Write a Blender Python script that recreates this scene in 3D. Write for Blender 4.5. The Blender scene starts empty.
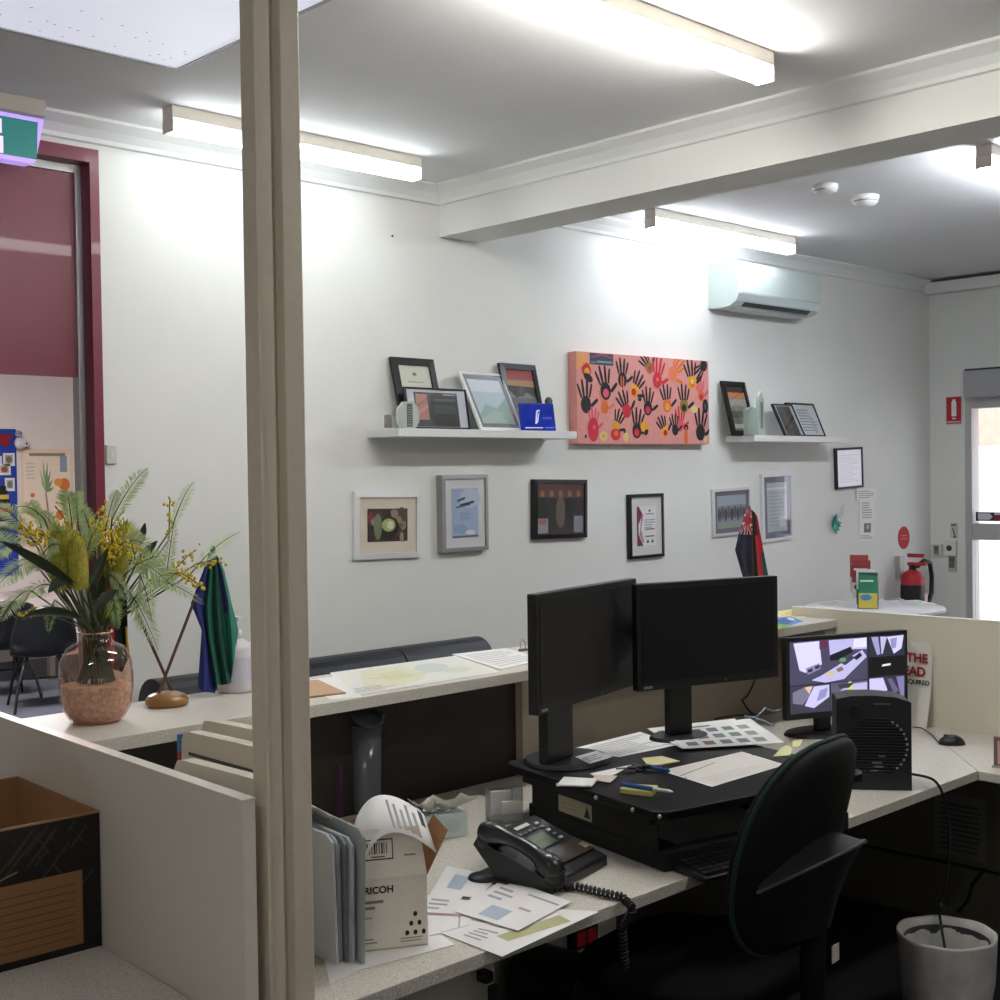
import bpy, math, random
from mathutils import Matrix, Vector
random.seed(7)
C = bpy.context.scene.collection
PI = math.pi
# ------------------------------------------------------------------ camera
F, YAW, PIT, ROL, EYE = 1288.4, .76709, .019421, .014174, 1.70
_cy, _sy, _cp, _sp = math.cos(YAW), math.sin(YAW), math.cos(PIT), math.sin(PIT)
_f = Vector((_sy*_cp, _cy*_cp, -_sp)); _r = Vector((_cy, -_sy, 0)); _d = _f.cross(_r)
_cr, _sr = math.cos(ROL), math.sin(ROL)
RIGHT = _cr*_r + _sr*_d; DOWN = -_sr*_r + _cr*_d; FWD = _f
cam = bpy.data.objects.new('camera', bpy.data.cameras.new('camera')); C.objects.link(cam)
m3 = Matrix((RIGHT, -DOWN, -FWD)).transposed()
cam.matrix_world = Matrix.Translation((0, 0, EYE)) @ m3.to_4x4()
cam.data.sensor_width = 36; cam.data.lens = F/1000*36; cam.data.clip_start = .05
bpy.context.scene.camera = cam
O = Vector((0, 0, EYE))
def ray(x, y): return RIGHT*(x-500) + DOWN*(y-500) + FWD*F
def PZ(x, y, z): d = ray(x, y); return O + d*((z-EYE)/d.z)
def PY(x, y, Y): d = ray(x, y); return O + d*(Y/d.y)
def PX(x, y, X): d = ray(x, y); return O + d*(X/d.x)

# ------------------------------------------------------------------ materials
def lin(h):
    h = h.lstrip('#'); o = []
    for i in (0, 2, 4):
        c = int(h[i:i+2], 16)/255; o.append(c/12.92 if c <= .04045 else ((c+.055)/1.055)**2.4)
    return o
_mc = {}
def m(col, rough=.6, metal=0., noise=0., scale=60., coat=0., bump=0., spec=.5, emit=0., sheen=0., alpha=1.):
    k = (col, rough, metal, noise, scale, coat, bump, spec, emit, sheen, alpha)
    if k in _mc: return _mc[k]
    mt = bpy.data.materials.new('surface_' + col.strip('#')); mt.use_nodes = True
    nt = mt.node_tree; b = nt.nodes['Principled BSDF']; c = lin(col)
    b.inputs['Base Color'].default_value = (*c, 1); b.inputs['Roughness'].default_value = rough
    b.inputs['Metallic'].default_value = metal; b.inputs['Specular IOR Level'].default_value = spec
    b.inputs['Coat Weight'].default_value = coat; b.inputs['Sheen Weight'].default_value = sheen
    b.inputs['Alpha'].default_value = alpha
    if emit:
        b.inputs['Emission Color'].default_value = (*c, 1); b.inputs['Emission Strength'].default_value = emit
    if noise or bump:
        tc = nt.nodes.new('ShaderNodeTexCoord'); n = nt.nodes.new('ShaderNodeTexNoise')
        n.inputs['Scale'].default_value = scale; n.inputs['Detail'].default_value = 3
        nt.links.new(tc.outputs['Object'], n.inputs['Vector'])
        if noise:
            r = nt.nodes.new('ShaderNodeMapRange'); r.inputs['From Min'].default_value = .3; r.inputs['From Max'].default_value = .7
            r.inputs['To Min'].default_value = 1-noise; r.inputs['To Max'].default_value = 1+noise
            mx = nt.nodes.new('ShaderNodeVectorMath'); mx.operation = 'SCALE'; mx.inputs[0].default_value = c
            nt.links.new(n.outputs['Fac'], r.inputs['Value']); nt.links.new(r.outputs[0], mx.inputs['Scale'])
            nt.links.new(mx.outputs[0], b.inputs['Base Color'])
        if bump:
            bp = nt.nodes.new('ShaderNodeBump'); bp.inputs['Strength'].default_value = bump; bp.inputs['Distance'].default_value = .01
            nt.links.new(n.outputs['Fac'], bp.inputs['Height']); nt.links.new(bp.outputs[0], b.inputs['Normal'])
    _mc[k] = mt; return mt
def glass(name, tint='#ffffff', gloss=.10, body=0., rough=0.02):
    """thin clear sheet: straight-through light plus a mirror sheen, optionally a little milky body"""
    mt = bpy.data.materials.new(name); mt.use_nodes = True; nt = mt.node_tree; nt.nodes.clear()
    out = nt.nodes.new('ShaderNodeOutputMaterial'); tr = nt.nodes.new('ShaderNodeBsdfTransparent'); gl = nt.nodes.new('ShaderNodeBsdfGlossy')
    tr.inputs[0].default_value = (*lin(tint), 1); gl.inputs['Roughness'].default_value = rough
    lw = nt.nodes.new('ShaderNodeLayerWeight'); lw.inputs[0].default_value = .5
    pw = nt.nodes.new('ShaderNodeMath'); pw.operation = 'POWER'; pw.inputs[1].default_value = 4; nt.links.new(lw.outputs['Facing'], pw.inputs[0])
    ma = nt.nodes.new('ShaderNodeMath'); ma.operation = 'MULTIPLY_ADD'; ma.inputs[1].default_value = .7; ma.inputs[2].default_value = gloss*.4; nt.links.new(pw.outputs[0], ma.inputs[0])
    mx = nt.nodes.new('ShaderNodeMixShader'); nt.links.new(ma.outputs[0], mx.inputs[0])
    nt.links.new(tr.outputs[0], mx.inputs[1]); nt.links.new(gl.outputs[0], mx.inputs[2]); last = mx
    if body:
        df = nt.nodes.new('ShaderNodeBsdfDiffuse'); df.inputs[0].default_value = (*lin(tint), 1)
        m2 = nt.nodes.new('ShaderNodeMixShader'); m2.inputs[0].default_value = body
        nt.links.new(mx.outputs[0], m2.inputs[1]); nt.links.new(df.outputs[0], m2.inputs[2]); last = m2
    nt.links.new(last.outputs[0], out.inputs[0]); return mt
def speckle(name, base, dark, scale=420., rough=.45):
    mt = bpy.data.materials.new(name); mt.use_nodes = True; nt = mt.node_tree; b = nt.nodes['Principled BSDF']
    tc = nt.nodes.new('ShaderNodeTexCoord'); n = nt.nodes.new('ShaderNodeTexNoise'); n.inputs['Scale'].default_value = scale
    n.inputs['Detail'].default_value = 2; cr = nt.nodes.new('ShaderNodeValToRGB')
    cr.color_ramp.elements[0].position = .38; cr.color_ramp.elements[0].color = (*lin(dark), 1)
    cr.color_ramp.elements[1].position = .56; cr.color_ramp.elements[1].color = (*lin(base), 1)
    nt.links.new(tc.outputs['Object'], n.inputs['Vector']); nt.links.new(n.outputs['Fac'], cr.inputs[0]); nt.links.new(cr.outputs[0], b.inputs['Base Color'])
    b.inputs['Roughness'].default_value = rough; return mt
WALL = m('#e8e8e3', .75, noise=.02, scale=3, bump=.02)
CEIL = m('#e6e6e7', .8, noise=.015, scale=5)
TRIMW = m('#e8e8e6', .55)
TOP = speckle('speckled_laminate', '#dedad0', '#b4afa4')
PANELW = m('#d6d0c6', .5, noise=.02, scale=200)
BLK = m('#0d0d0e', .45); BLKM = m('#0b0b0c', .7); BLKG = m('#0a0a0b', .2)
WHITE = m('#f0efec', .6); PAPER = m('#f1f0ef', .8); INK = m('#4a4a4e', .8); INKL = m('#a9a9ad', .8)
CLEAR = glass('clear_sheet')

# ------------------------------------------------------------------ mesh builder
class G:
    def __init__(s): s.v = []; s.f = []; s.fm = []; s.mats = []; s.T = Matrix(); s.sm = []
    def mi(s, mt):
        if mt not in s.mats: s.mats.append(mt)
        return s.mats.index(mt)
    def add(s, vs, fs, mt, smooth=False):
        b = len(s.v); s.v += [tuple(s.T @ Vector(p)) for p in vs]; i = s.mi(mt)
        for f in fs: s.f.append([b+k for k in f]); s.fm.append(i); s.sm.append(smooth)
        return s
    def poly(s, pts, mt): return s.add(pts, [list(range(len(pts)))], mt)
    def box(s, lo, hi, mt):
        (a, b, c), (d, e, f) = lo, hi
        return s.add([(a,b,c),(d,b,c),(d,e,c),(a,e,c),(a,b,f),(d,b,f),(d,e,f),(a,e,f)],
                     [(0,3,2,1),(4,5,6,7),(0,1,5,4),(1,2,6,5),(2,3,7,6),(3,0,4,7)], mt)
    def cbox(s, c, size, mt): return s.box([c[i]-size[i]/2 for i in range(3)], [c[i]+size[i]/2 for i in range(3)], mt)
    def hexa(s, bot, top, mt):
        n = len(bot)
        return s.add(list(bot)+list(top), [list(range(n))[::-1], list(range(n, 2*n))]+[(i, (i+1) % n, n+(i+1) % n, n+i) for i in range(n)], mt)
    def prism(s, pts, fn0, fn1, mt, smooth=False):
        n = len(pts); vs = [fn0(*p) for p in pts]+[fn1(*p) for p in pts]
        s.add(vs, [list(range(n))[::-1], list(range(n, 2*n))], mt)
        return s.add(vs, [(i, (i+1) % n, n+(i+1) % n, n+i) for i in range(n)], mt, smooth)
    def tube(s, path, r, mt, n=8, cap=True):
        path = [Vector(p) for p in path]; rs = r if isinstance(r, (list, tuple)) else [r]*len(path); vs = []; up = None
        for i, p in enumerate(path):
            t = (path[min(i+1, len(path)-1)]-path[max(i-1, 0)]).normalized()
            if up is None: up = Vector((0, 0, 1)) if abs(t.z) < .9 else Vector((1, 0, 0))
            a = t.cross(up).normalized(); up = a.cross(t).normalized()
            for k in range(n): q = 2*PI*k/n; vs.append(p+(a*math.cos(q)+up*math.sin(q))*rs[i])
        L = len(path)
        s.add(vs, [(i*n+k, i*n+(k+1) % n, (i+1)*n+(k+1) % n, (i+1)*n+k) for i in range(L-1) for k in range(n)], mt, True)
        if cap: s.add(vs[:n], [list(range(n))[::-1]], mt); s.add(vs[-n:], [list(range(n))], mt)
        return s
    def lathe(s, prof, mt, c=(0, 0, 0), n=32, smooth=True):
        vs = [(c[0]+r*math.cos(2*PI*k/n), c[1]+r*math.sin(2*PI*k/n), c[2]+z) for r, z in prof for k in range(n)]
        return s.add(vs, [(i*n+k, i*n+(k+1) % n, (i+1)*n+(k+1) % n, (i+1)*n+k) for i in range(len(prof)-1) for k in range(n)], mt, smooth)
    def ball(s, c, r, mt, n=10, sq=(1, 1, 1)):
        k = max(4, n//2); vs = []
        for i in range(k+1):
            a = PI*i/k
            for j in range(n): b = 2*PI*j/n; vs.append((c[0]+r*sq[0]*math.sin(a)*math.cos(b), c[1]+r*sq[1]*math.sin(a)*math.sin(b), c[2]+r*sq[2]*math.cos(a)))
        return s.add(vs, [(i*n+j, (i+1)*n+j, (i+1)*n+(j+1) % n, i*n+(j+1) % n) for i in range(k) for j in range(n)], mt, True)
    def art(s, fn, items):
        """fn(u,v,lift)->point; flat printed shapes laid on a surface"""
        lift = .0003
        for it in items:
            lift += .00004; k = it[0]
            if k == 'r': u0, v0, u1, v1, mt = it[1:]; s.poly([fn(u0,v0,lift), fn(u1,v0,lift), fn(u1,v1,lift), fn(u0,v1,lift)], mt)
            elif k == 'p': s.poly([fn(u, v, lift) for u, v in it[1]], it[2])
            elif k == 'l':
                u0, v0, u1, v1, n, mt = it[1:]; h = (v1-v0)/n
                for i in range(n):
                    e = u1-(u1-u0)*random.choice((0, .05, .1, .3)); s.poly([fn(u0,v0+i*h,lift), fn(e,v0+i*h,lift), fn(e,v0+(i+.42)*h,lift), fn(u0,v0+(i+.42)*h,lift)], mt)
            elif k == 'c':
                u, v, ru, rv, mt = it[1:]; s.poly([fn(u+ru*math.cos(2*PI*j/18), v+rv*math.sin(2*PI*j/18), lift) for j in range(18)], mt)
        return s
    def build(s, name, parent=None, M=None, bevel=0., seg=2, sub=0, autosm=None):
        me = bpy.data.meshes.new(name); me.from_pydata(s.v, [], s.f)
        for mt in s.mats: me.materials.append(mt)
        me.polygons.foreach_set('material_index', s.fm); me.polygons.foreach_set('use_smooth', s.sm); me.update()
        o = bpy.data.objects.new(name, me); C.objects.link(o)
        if parent: o.parent = parent
        if M is not None: o.matrix_world = M
        if bevel:
            b = o.modifiers.new('edge', 'BEVEL'); b.width = bevel; b.segments = seg; b.limit_method = 'ANGLE'; b.angle_limit = .6
        if sub:
            b = o.modifiers.new('round', 'SUBSURF'); b.levels = sub; b.render_levels = sub
        return o
def tag(o, label, cat, group=None, kind=None):
    o['label'] = label; o['category'] = cat
    if group: o['group'] = group
    if kind: o['kind'] = kind
    return o
def thing(name, label, cat, loc=(0, 0, 0), rz=0., group=None, M=None):
    o = bpy.data.objects.new(name, None); C.objects.link(o); o.empty_display_size = .05
    o.matrix_world = M if M is not None else Matrix.Translation(loc) @ Matrix.Rotation(rz, 4, 'Z')
    return tag(o, label, cat, group)
def struct(o): o['kind'] = 'structure'; return o
def text(s, size, mt, parent, M, name='lettering', align='LEFT', depth=.0002, bold=0.):
    cu = bpy.data.curves.new('t', 'FONT'); cu.body = s; cu.size = size; cu.align_x = align; cu.extrude = depth; cu.offset = bold
    ob = bpy.data.objects.new('t', cu); C.objects.link(ob); dg = bpy.context.evaluated_depsgraph_get()
    me = bpy.data.meshes.new_from_object(ob.evaluated_get(dg)); bpy.data.objects.remove(ob); me.materials.clear(); me.materials.append(mt)
    o = bpy.data.objects.new(name, me); C.objects.link(o); o.parent = parent; o.matrix_local = M; return o
def basis(o, x, z):
    """matrix with local x along x, local z along z (orthogonalised), y = z cross x"""
    x = x.normalized(); z = (z-x*z.dot(x)).normalized(); y = z.cross(x)
    return Matrix.Translation(o) @ Matrix((x, y, z)).transposed().to_4x4()
WALLTXT = Matrix(((1,0,0,0),(0,0,-1,0),(0,1,0,0),(0,0,0,1)))   # text lying in local XZ, facing -Y

# ================================================================== setting
D, H, XR = 4.46, 3.02, 8.54
OX0, OX1, OZ = .9, 2.255, 2.915      # opening in the back wall
g = G(); g.box((-2.5, -2.5, -.1), (XR+.1, D, 0), m('#2c2d33', .95, noise=.25, scale=180, bump=.2)); struct(g.build('floor'))
g = G(); g.box((-2.5, -2.5, H), (XR+.1, D+.1, H+.1), CEIL); struct(g.build('ceiling'))
g = G(); g.box((OX1, D, 0), (XR+.1, D+.1, H), WALL); g.box((-2.5, D, 0), (OX0, D+.1, H), WALL); g.box((OX0, D, OZ), (OX1, D+.1, H), WALL); struct(g.build('wall_back'))
DY0, DY1, DZ = 3.1, 4.19, 2.19
g = G(); g.box((XR, DY1, 0), (XR+.1, D, H), WALL); g.box((XR, -2.5, 0), (XR+.1, DY0, H), WALL); g.box((XR, DY0, DZ), (XR+.1, DY1, H), WALL); struct(g.build('wall_right'))
g = G(); g.box((-2.6, -2.5, 0), (-2.5, D, H), WALL); struct(g.build('wall_left'))
g = G(); g.box((-2.5, -2.6, 0), (XR, -2.5, H), WALL); struct(g.build('wall_front'))
# ceiling beam
g = G(); g.box((3.935, -2.4, 2.797), (4.18, D, H), WALL); struct(g.build('ceiling_beam'))
def cornice(name, p, q, n):
    """cove moulding from p to q under the ceiling; n = direction out of the wall"""
    g = G(); p, q, n = Vector(p), Vector(q), Vector(n); pr = [(0, 0), (.075, 0), (.078, -.012), (.062, -.02), (.035, -.035), (.014, -.062), (.012, -.078), (0, -.082)]
    g.prism(pr, lambda a, b: p+n*a+Vector((0, 0, b)), lambda a, b: q+n*a+Vector((0, 0, b)), TRIMW); return struct(g.build(name))
cornice('trim_1', (-2.5, D, H), (3.935, D, H), (0, -1, 0)); cornice('trim_2', (4.18, D, H), (XR, D, H), (0, -1, 0))
cornice('trim_3', (3.935, D, H), (3.935, -2.4, H), (-1, 0, 0)); cornice('trim_4', (4.18, D, H), (4.18, -2.4, H), (1, 0, 0))
g = G(); g.box((XR-.1, -2.4, H-.095), (XR, D-.02, H-.02), TRIMW); g.box((XR-.11, -2.4, H-.018), (XR, D-.02, H-.008), m('#55534f')); struct(g.build('trim_5'))
g = G(); g.box((OX1, D-.012, 0), (XR, D, .09), TRIMW); struct(g.build('baseboard_back'))
g = G(); g.box((XR-.012, DY1+.06, 0), (XR, D-.012, .09), TRIMW); struct(g.build('baseboard_right'))

# door 1: maroon framed opening to the next room, with a maroon panel over it
MAR = m('#78223a', .42, noise=.03, scale=8, coat=.08); SIL = m('#b9babc', .4, .35)
d1 = bpy.data.objects.new('door_1', None); C.objects.link(d1); struct(d1)
g = G(); g.box((OX1-.036, D-.02, 0), (OX1, D+.11, OZ), MAR); g.box((OX0, D-.02, OZ-.05), (OX1-.036, D+.11, OZ), MAR); g.build('door_frame', d1)
g = G(); g.box((OX1-.060, D+.05, 0), (OX1-.0361, D+.10, OZ-.051), SIL); g.box((OX0, D+.05, OZ-.08), (OX1-.061, D+.10, OZ-.051), SIL); g.build('metal_trim', d1)
g = G(); g.box((OX0, D+.06, 2.085), (OX1-.0605, D+.09, OZ-.081), MAR); g.build('panel', d1)

# door 2: glazed entrance door in the right wall
FR = m('#b9b8b6', .45, .2)
d2 = bpy.data.objects.new('door_2', None); C.objects.link(d2); struct(d2)
ys = PX(973.5, 530, XR).y; zt0 = PX(985, 540, XR).z; zt1 = PX(985, 523.5, XR).z; zg = PX(985, 408, XR).z
g = G()
g.box((XR-.02, ys, 0), (XR+.09, DY1, DZ), FR); g.box((XR-.02, DY0, 0), (XR+.09, DY0+.05, DZ), FR); g.box((XR-.02, DY0+.05, zg), (XR+.09, ys, DZ), FR)
g.box((XR-.01, DY0+.05, zt0), (XR+.06, ys, zt1), FR); g.box((XR-.01, DY0+.05, 0), (XR+.06, ys, .12), FR); g.build('door_frame', d2)
g = G(); g.box((XR+.02, DY0+.05, .12), (XR+.026, ys, zt0), CLEAR); g.build('glass_panel', d2)
g = G(); g.box((XR+.02, DY0+.05, zt1), (XR+.026, ys, zg), CLEAR); g.build('glass_panel', d2)
hz0, hz1 = PX(985, 397, XR).z, PX(985, 371, XR).z
g = G(); hy1 = PX(963, 380, XR-.14).y; g.box((XR-.14, DY0, hz0), (XR, hy1, hz1), m('#a5a5a8', .5)); g.box((XR-.145, DY0, hz1), (XR, hy1-.01, hz1+.012), m('#2c2b2b')); g.build('closer_housing', d2, bevel=.004)
st = thing('door_sticker', 'dark sticker with a white arrow and red end on the door glass', 'sticker', M=Matrix.Translation((XR+.019, 0, 0)))
a, b = PX(974.6, 521, XR), PX(1003, 512.3, XR)
g = G(); g.box((-.002, b.y, a.z), (0, a.y, b.z), m('#2a2c44'))
fn = lambda u, v, l: (-.002-l, a.y+(b.y-a.y)*u, a.z+(b.z-a.z)*v)
g.art(fn, [('p', [(.08,.15),(.5,.15),(.6,.5),(.5,.85),(.08,.85)], m('#d8d8e2')), ('r', .66, .05, .9, .65, m('#8c2038')), ('r', .66, .7, .9, .95, m('#c9c9d0'))]); g.build('sticker_sheet', st)
# outside the entrance
g = G(); g.box((XR+.1, -6, -.1), (XR+14, 14, -.02), m('#b9b5ae', .9, noise=.08, scale=4)); struct(g.build('outside_paving'))
g = G(); g.box((XR+5, .5, -.02), (XR+5.3, 8.4, 4.5), m('#c99a8c', .9, noise=.08, scale=9)); struct(g.build('outside_brick_wall'))
g = G(); g.box((XR+4, .5, -.02), (XR+4.06, 7.8, PX(990, 446, XR+4).z), m('#efeefa', .8)); struct(g.build('outside_white_backing'))  # white surface added to keep the view through the door glass bright
sn = bpy.data.objects.new('sun', bpy.data.lights.new('sun', 'SUN')); C.objects.link(sn); sn.data.energy = 4.; sn.data.angle = .02; sn.rotation_euler = Vector((.75, .15, -.65)).to_track_quat('-Z', 'Y').to_euler()

# next room through the opening
FRY, NX0, NX1 = 12.0, -3.0, 8.5
PINK = m('#e6dad4', .8, noise=.01, scale=4)
g = G(); g.box((NX0, D, -.1), (NX1, FRY, 0), m('#474b56', .95, noise=.15, scale=120)); struct(g.build('floor_next_room'))
g = G(); g.box((NX0, D+.1, H), (NX1, FRY+.1, H+.1), CEIL); struct(g.build('ceiling_next_room'))
g = G(); g.box((NX0, FRY, 0), (NX1, FRY+.1, H), PINK); struct(g.build('wall_far'))
g = G(); g.box((NX0-.1, D+.1, 0), (NX0, FRY+.1, H), PINK); struct(g.build('wall_side_next_room'))
g = G(); g.box((NX1, D+.1, 0), (NX1+.1, FRY+.1, H), PINK); struct(g.build('wall_end_next_room'))

# post of the screen beside the camera
POST = m('#cfc4b3', .5, noise=.03, scale=60)
py0 = 1.957; px0, px1 = PY(267, 803, py0).x, PY(313, 803, py0).x; w = px1-px0
pts = [(0, 0), (w*.08, 0), (w*.10, .012), (w*.42, .012), (w*.46, .02), (w*.54, .02), (w*.56, 0), (w*.96, 0), (w, .004), (w, .045), (0, .045)]
g = G(); g.prism(pts, lambda a, b: (px0+a, py0+b, 0), lambda a, b: (px0+a, py0+b, H), POST); struct(g.build('trim_6', bevel=.002))

# ================================================================== ceiling fittings
BASEM = m('#e4ddd0', .5)
def lens_mat(col, k):
    mt = bpy.data.materials.new('lamp_diffuser'); mt.use_nodes = True; b = mt.node_tree.nodes['Principled BSDF']
    b.inputs['Base Color'].default_value = (.9, .9, .9, 1); b.inputs['Emission Color'].default_value = (*col, 1); b.inputs['Emission Strength'].default_value = k; return mt
COOL = lens_mat((.91, .975, 1.0), 9.); BLUE = lens_mat((.86, .92, 1.0), 11.); BLUE2 = lens_mat((.88, .93, 1.0), 50.); WARM = lens_mat((1, .97, .92), 33.); DIM = lens_mat((1, .965, .92), 22.); DIM2 = lens_mat((1, .965, .92), 21.)
def batten(x0, x1, y, mt, label, z=H):
    t = thing('fluorescent_batten', label, 'ceiling light', ((x0+x1)/2, y, z), 0, 'fluorescent battens on the ceiling'); h = (x1-x0)/2
    g = G(); g.box((-h, -.034, -.046), (h, .034, 0), BASEM); g.build('housing', t, bevel=.003)
    g = G(); pr = [(-.033, -.0461), (-.031, -.078), (-.023, -.092), (.023, -.092), (.031, -.078), (.033, -.0461)]
    g.prism(pr, lambda a, b: (-h+.007, a, b), lambda a, b: (h-.007, a, b), mt); g.build('diffuser', t)
    for sx in (-1, 1):
        g = G(); g.box((min(sx*h, sx*(h-.0069)), -.035, -.094), (max(sx*h, sx*(h-.0069)), .035, -.0461), BASEM); g.build('end_cap', t, bevel=.002)
    return t
batten(2.345, 3.50, 4.10, COOL, 'lit fluorescent batten partly hidden by the post, nearest the red doorway')
batten(2.22, 3.47, 2.36, WARM, 'lit fluorescent batten cut off by the top edge, above the twin monitors')
batten(5.04, 6.29, 4.12, BLUE, 'lit fluorescent batten above the air conditioner, beyond the beam')
batten(5.10, 6.35, 2.42, BLUE2, 'lit fluorescent batten end showing at the edge by the beam')
batten(-1.3, -.05, .55, DIM2, 'unseen fluorescent batten added overhead near the camera to light the foreground')  # added out of view as fill for the post and partition
batten(2.22, 3.47, .55, DIM, 'unseen fluorescent batten added over the office chair side to brighten the desk')  # added out of view as fill for the desk side
t = thing('ceiling_panel_light', 'square textured skylight panel in the ceiling near the exit sign', 'skylight', (0, 0, H))
q = PZ(178, 66, H); g = G(); g.box((q.x-1.2, q.y-1.2, -.012), (q.x-.012, q.y-.012, -.004), lens_mat((.80, .83, 1.0), .36)); 
g.art(lambda u, v, l: (q.x-1.2*u, q.y-1.2*v, -.012-l), [('c', random.uniform(.03,.6), random.uniform(.03,.25), .004, .003, m('#6c6a70')) for _ in range(26)]); g.build('diffuser', t)
g = G(); fm = m('#a9a9ab', .5)
for lo, hi in (((q.x-1.212, q.y-.012), (q.x, q.y)), ((q.x-1.212, q.y-1.212), (q.x, q.y-1.2)), ((q.x-.012, q.y-1.2), (q.x, q.y-.012)), ((q.x-1.212, q.y-1.2), (q.x-1.2, q.y-.012))): g.box((*lo, -.016), (*hi, 0), fm)
g.build('frame', t)
def detector(p, r, label, k):
    t = thing('smoke_detector', label, 'smoke detector', (p.x, p.y, H)); wm = m('#dfdedc', .5)
    g = G(); g.lathe([(0, 0), (r, 0), (r, -.018), (r*.96, -.022), (0, -.022)], wm); g.build('base', t)
    g = G(); g.lathe([(r*.9, -.0221), (r*.92, -.03), (r*.7, -.03-k), (r*.45, -.036-k), (0, -.037-k)], wm)
    g.lathe([(r*.93, -.026), (r*.935, -.028), (r*.93, -.030)], m('#6b6b6b')); g.build('sensor_cap', t)
detector(PZ(825, 185, H), .058, 'small white smoke detector on the ceiling nearer the beam', .004)
detector(PZ(865, 196, H), .066, 'larger stepped white smoke detector, farther from the beam', .016)
# unseen light added to brighten the next room behind the opening
t = thing('added_ceiling_light', 'unseen ceiling light added to brighten the next room', 'ceiling light', (3.2, 8.2, H))
g = G(); g.box((-.7, -.35, -.05), (.7, .35, 0), lens_mat((1, .95, .93), 46.)); g.build('diffuser', t)
# exit sign
e0, e1 = PY(41.5, 119.8, 4.36), PY(32, 165, 4.36)
t = thing('exit_sign', 'green illuminated exit sign hanging over the maroon doorway', 'exit sign', (0, 4.37, 0))
g = G(); g.box((e0.x-.5, -.06, e0.z-.002), (e0.x-.003, .07, H), m('#c9c4ba', .6)); g.build('housing', t, bevel=.004)
zt, zb = e0.z-.003, e1.z; wtop, wbot = e0.x, e1.x; GL = m('#b79cf0', .4, emit=.5); GRN = m('#0a6f6c', .4, emit=.38); SGW = m('#e6d2f6', .4, emit=.45)
fn = lambda a, b: (a, -.02, b)
g = G(); g.prism([(wtop-.46, zt), (wtop, zt), (wbot+.005, zb+.012), (wbot-.008, zb), (wtop-.43, zb)], lambda a, b: (a, -.03, b), lambda a, b: (a, .03, b), GL)
fs = lambda u, v, l: ((wtop-.447+(.424-.018*(1-v))*u+.012*(1-v)), -.0302-l, zb+.016+(zt-zb-.03)*v)
g.art(fs, [('r', 0, 0, 1, 1, GRN), ('r', .62, .55, .70, .92, SGW), ('r', .30, .03, .71, .47, SGW), ('c', .56, .78, .03, .08, SGW), ('p', [(.44,.5),(.52,.5),(.6,.72),(.5,.72)], SGW)])
g.build('sign_face', t)

# air conditioner
ax0, ax1 = PY(708, 285, D).x, PY(821, 284, D-.21).x; az0, az1 = PY(708, 309, D).z, PY(708, 263, D).z
t = thing('air_conditioner', 'white wall mounted split air conditioner above the second floating shelf', 'air conditioner', (0, D, 0)); AC = m('#c6d1ce', .4)
pr = [(0, az1), (-.165, az1), (-.198, az1-.018), (-.213, az1-.07), (-.212, az0+.07), (-.192, az0+.03), (-.15, az0+.005), (-.10, az0), (0, az0)]
g = G(); g.prism(pr, lambda a, b: (ax0, a, b), lambda a, b: (ax1, a, b), AC); g.build('casing', t, bevel=.008)
g = G(); k = m('#33383a'); g.prism([(-.165, az0+.010), (-.190, az0+.026), (-.193, az0+.023), (-.168, az0+.006)], lambda a, b: (ax0+.09, a, b), lambda a, b: (ax1-.09, a, b), k); g.build('air_outlet', t)
g = G(); g.prism([(-.150, az0-.003), (-.105, az0-.008), (-.105, az0-.002), (-.148, az0+.003)], lambda a, b: (ax0+.06, a, b), lambda a, b: (ax1-.06, a, b), m('#cfd3d2', .4)); g.build('louvre', t)
g = G(); g.prism([(-.2115, az0+.075), (-.2135, az0+.075), (-.2135, az0+.079), (-.2115, az0+.079)], lambda a, b: (ax0+.03, a, b), lambda a, b: (ax1-.03, a, b), m('#a4aaa9')); g.build('seam', t)

# ================================================================== wall hung pictures
def quad(TL, TR, BR, BL, Y):
    P = [PY(*p, Y) for p in (TL, TR, BR, BL)]; u = ((P[1]-P[0])+(P[2]-P[3]))/2; v = ((P[0]-P[3])+(P[1]-P[2]))/2
    c = (P[0]+P[1]+P[2]+P[3])/4; M = basis(c, u, v); return M, u.length, v.length
def framed(name, label, cat, M, w, h, fw, depth, fmat, board=None, bw=0., art=(), group=None, pic=None, gl=True, lip=True):
    """local x right, z up, -y toward the viewer; front of frame at y=0, back at y=depth"""
    t = thing(name, label, cat, M=M, group=group); a, b = w/2, h/2
    g = G(); i, j = a-fw, b-fw
    for q in (((-a,-b),(a,-b),(i,-j),(-i,-j)), ((a,-b),(a,b),(i,j),(i,-j)), ((a,b),(-a,b),(-i,j),(i,j)), ((-a,b),(-a,-b),(-i,-j),(-i,j))):
        (x0,z0),(x1,z1),(x2,z2),(x3,z3) = q
        f0 = [(x0, .004, z0), (x1, .004, z1), (x2, .0 if lip else .004, z2), (x3, .0 if lip else .004, z3)]
        g.hexa([(x, depth, z) for x, _, z in f0], f0, fmat)
    g.build('frame', t)
    yb = min(.010, depth*.6)
    bm = board or PAPER
    if bw:
        g = G(); g.box((-i, yb, -j), (i, depth-.001, j), bm); g.build('mount_board', t)
        pi_, pj = i-bw, j-bw
    else: pi_, pj = i, j
    g = G(); yp = yb-.0015 if bw else yb
    g.box((-pi_, yp, -pj), (pi_, yp+.0012, pj), pic or PAPER); g.art(lambda u, v, l: (-pi_+2*pi_*u, yp-l, -pj+2*pj*v), art); g.build('picture', t)
    if gl: g = G(); g.box((-i, yp-.006, -j), (i, yp-.0045, j), CLEAR); g.build('glass', t)
    return t
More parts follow.
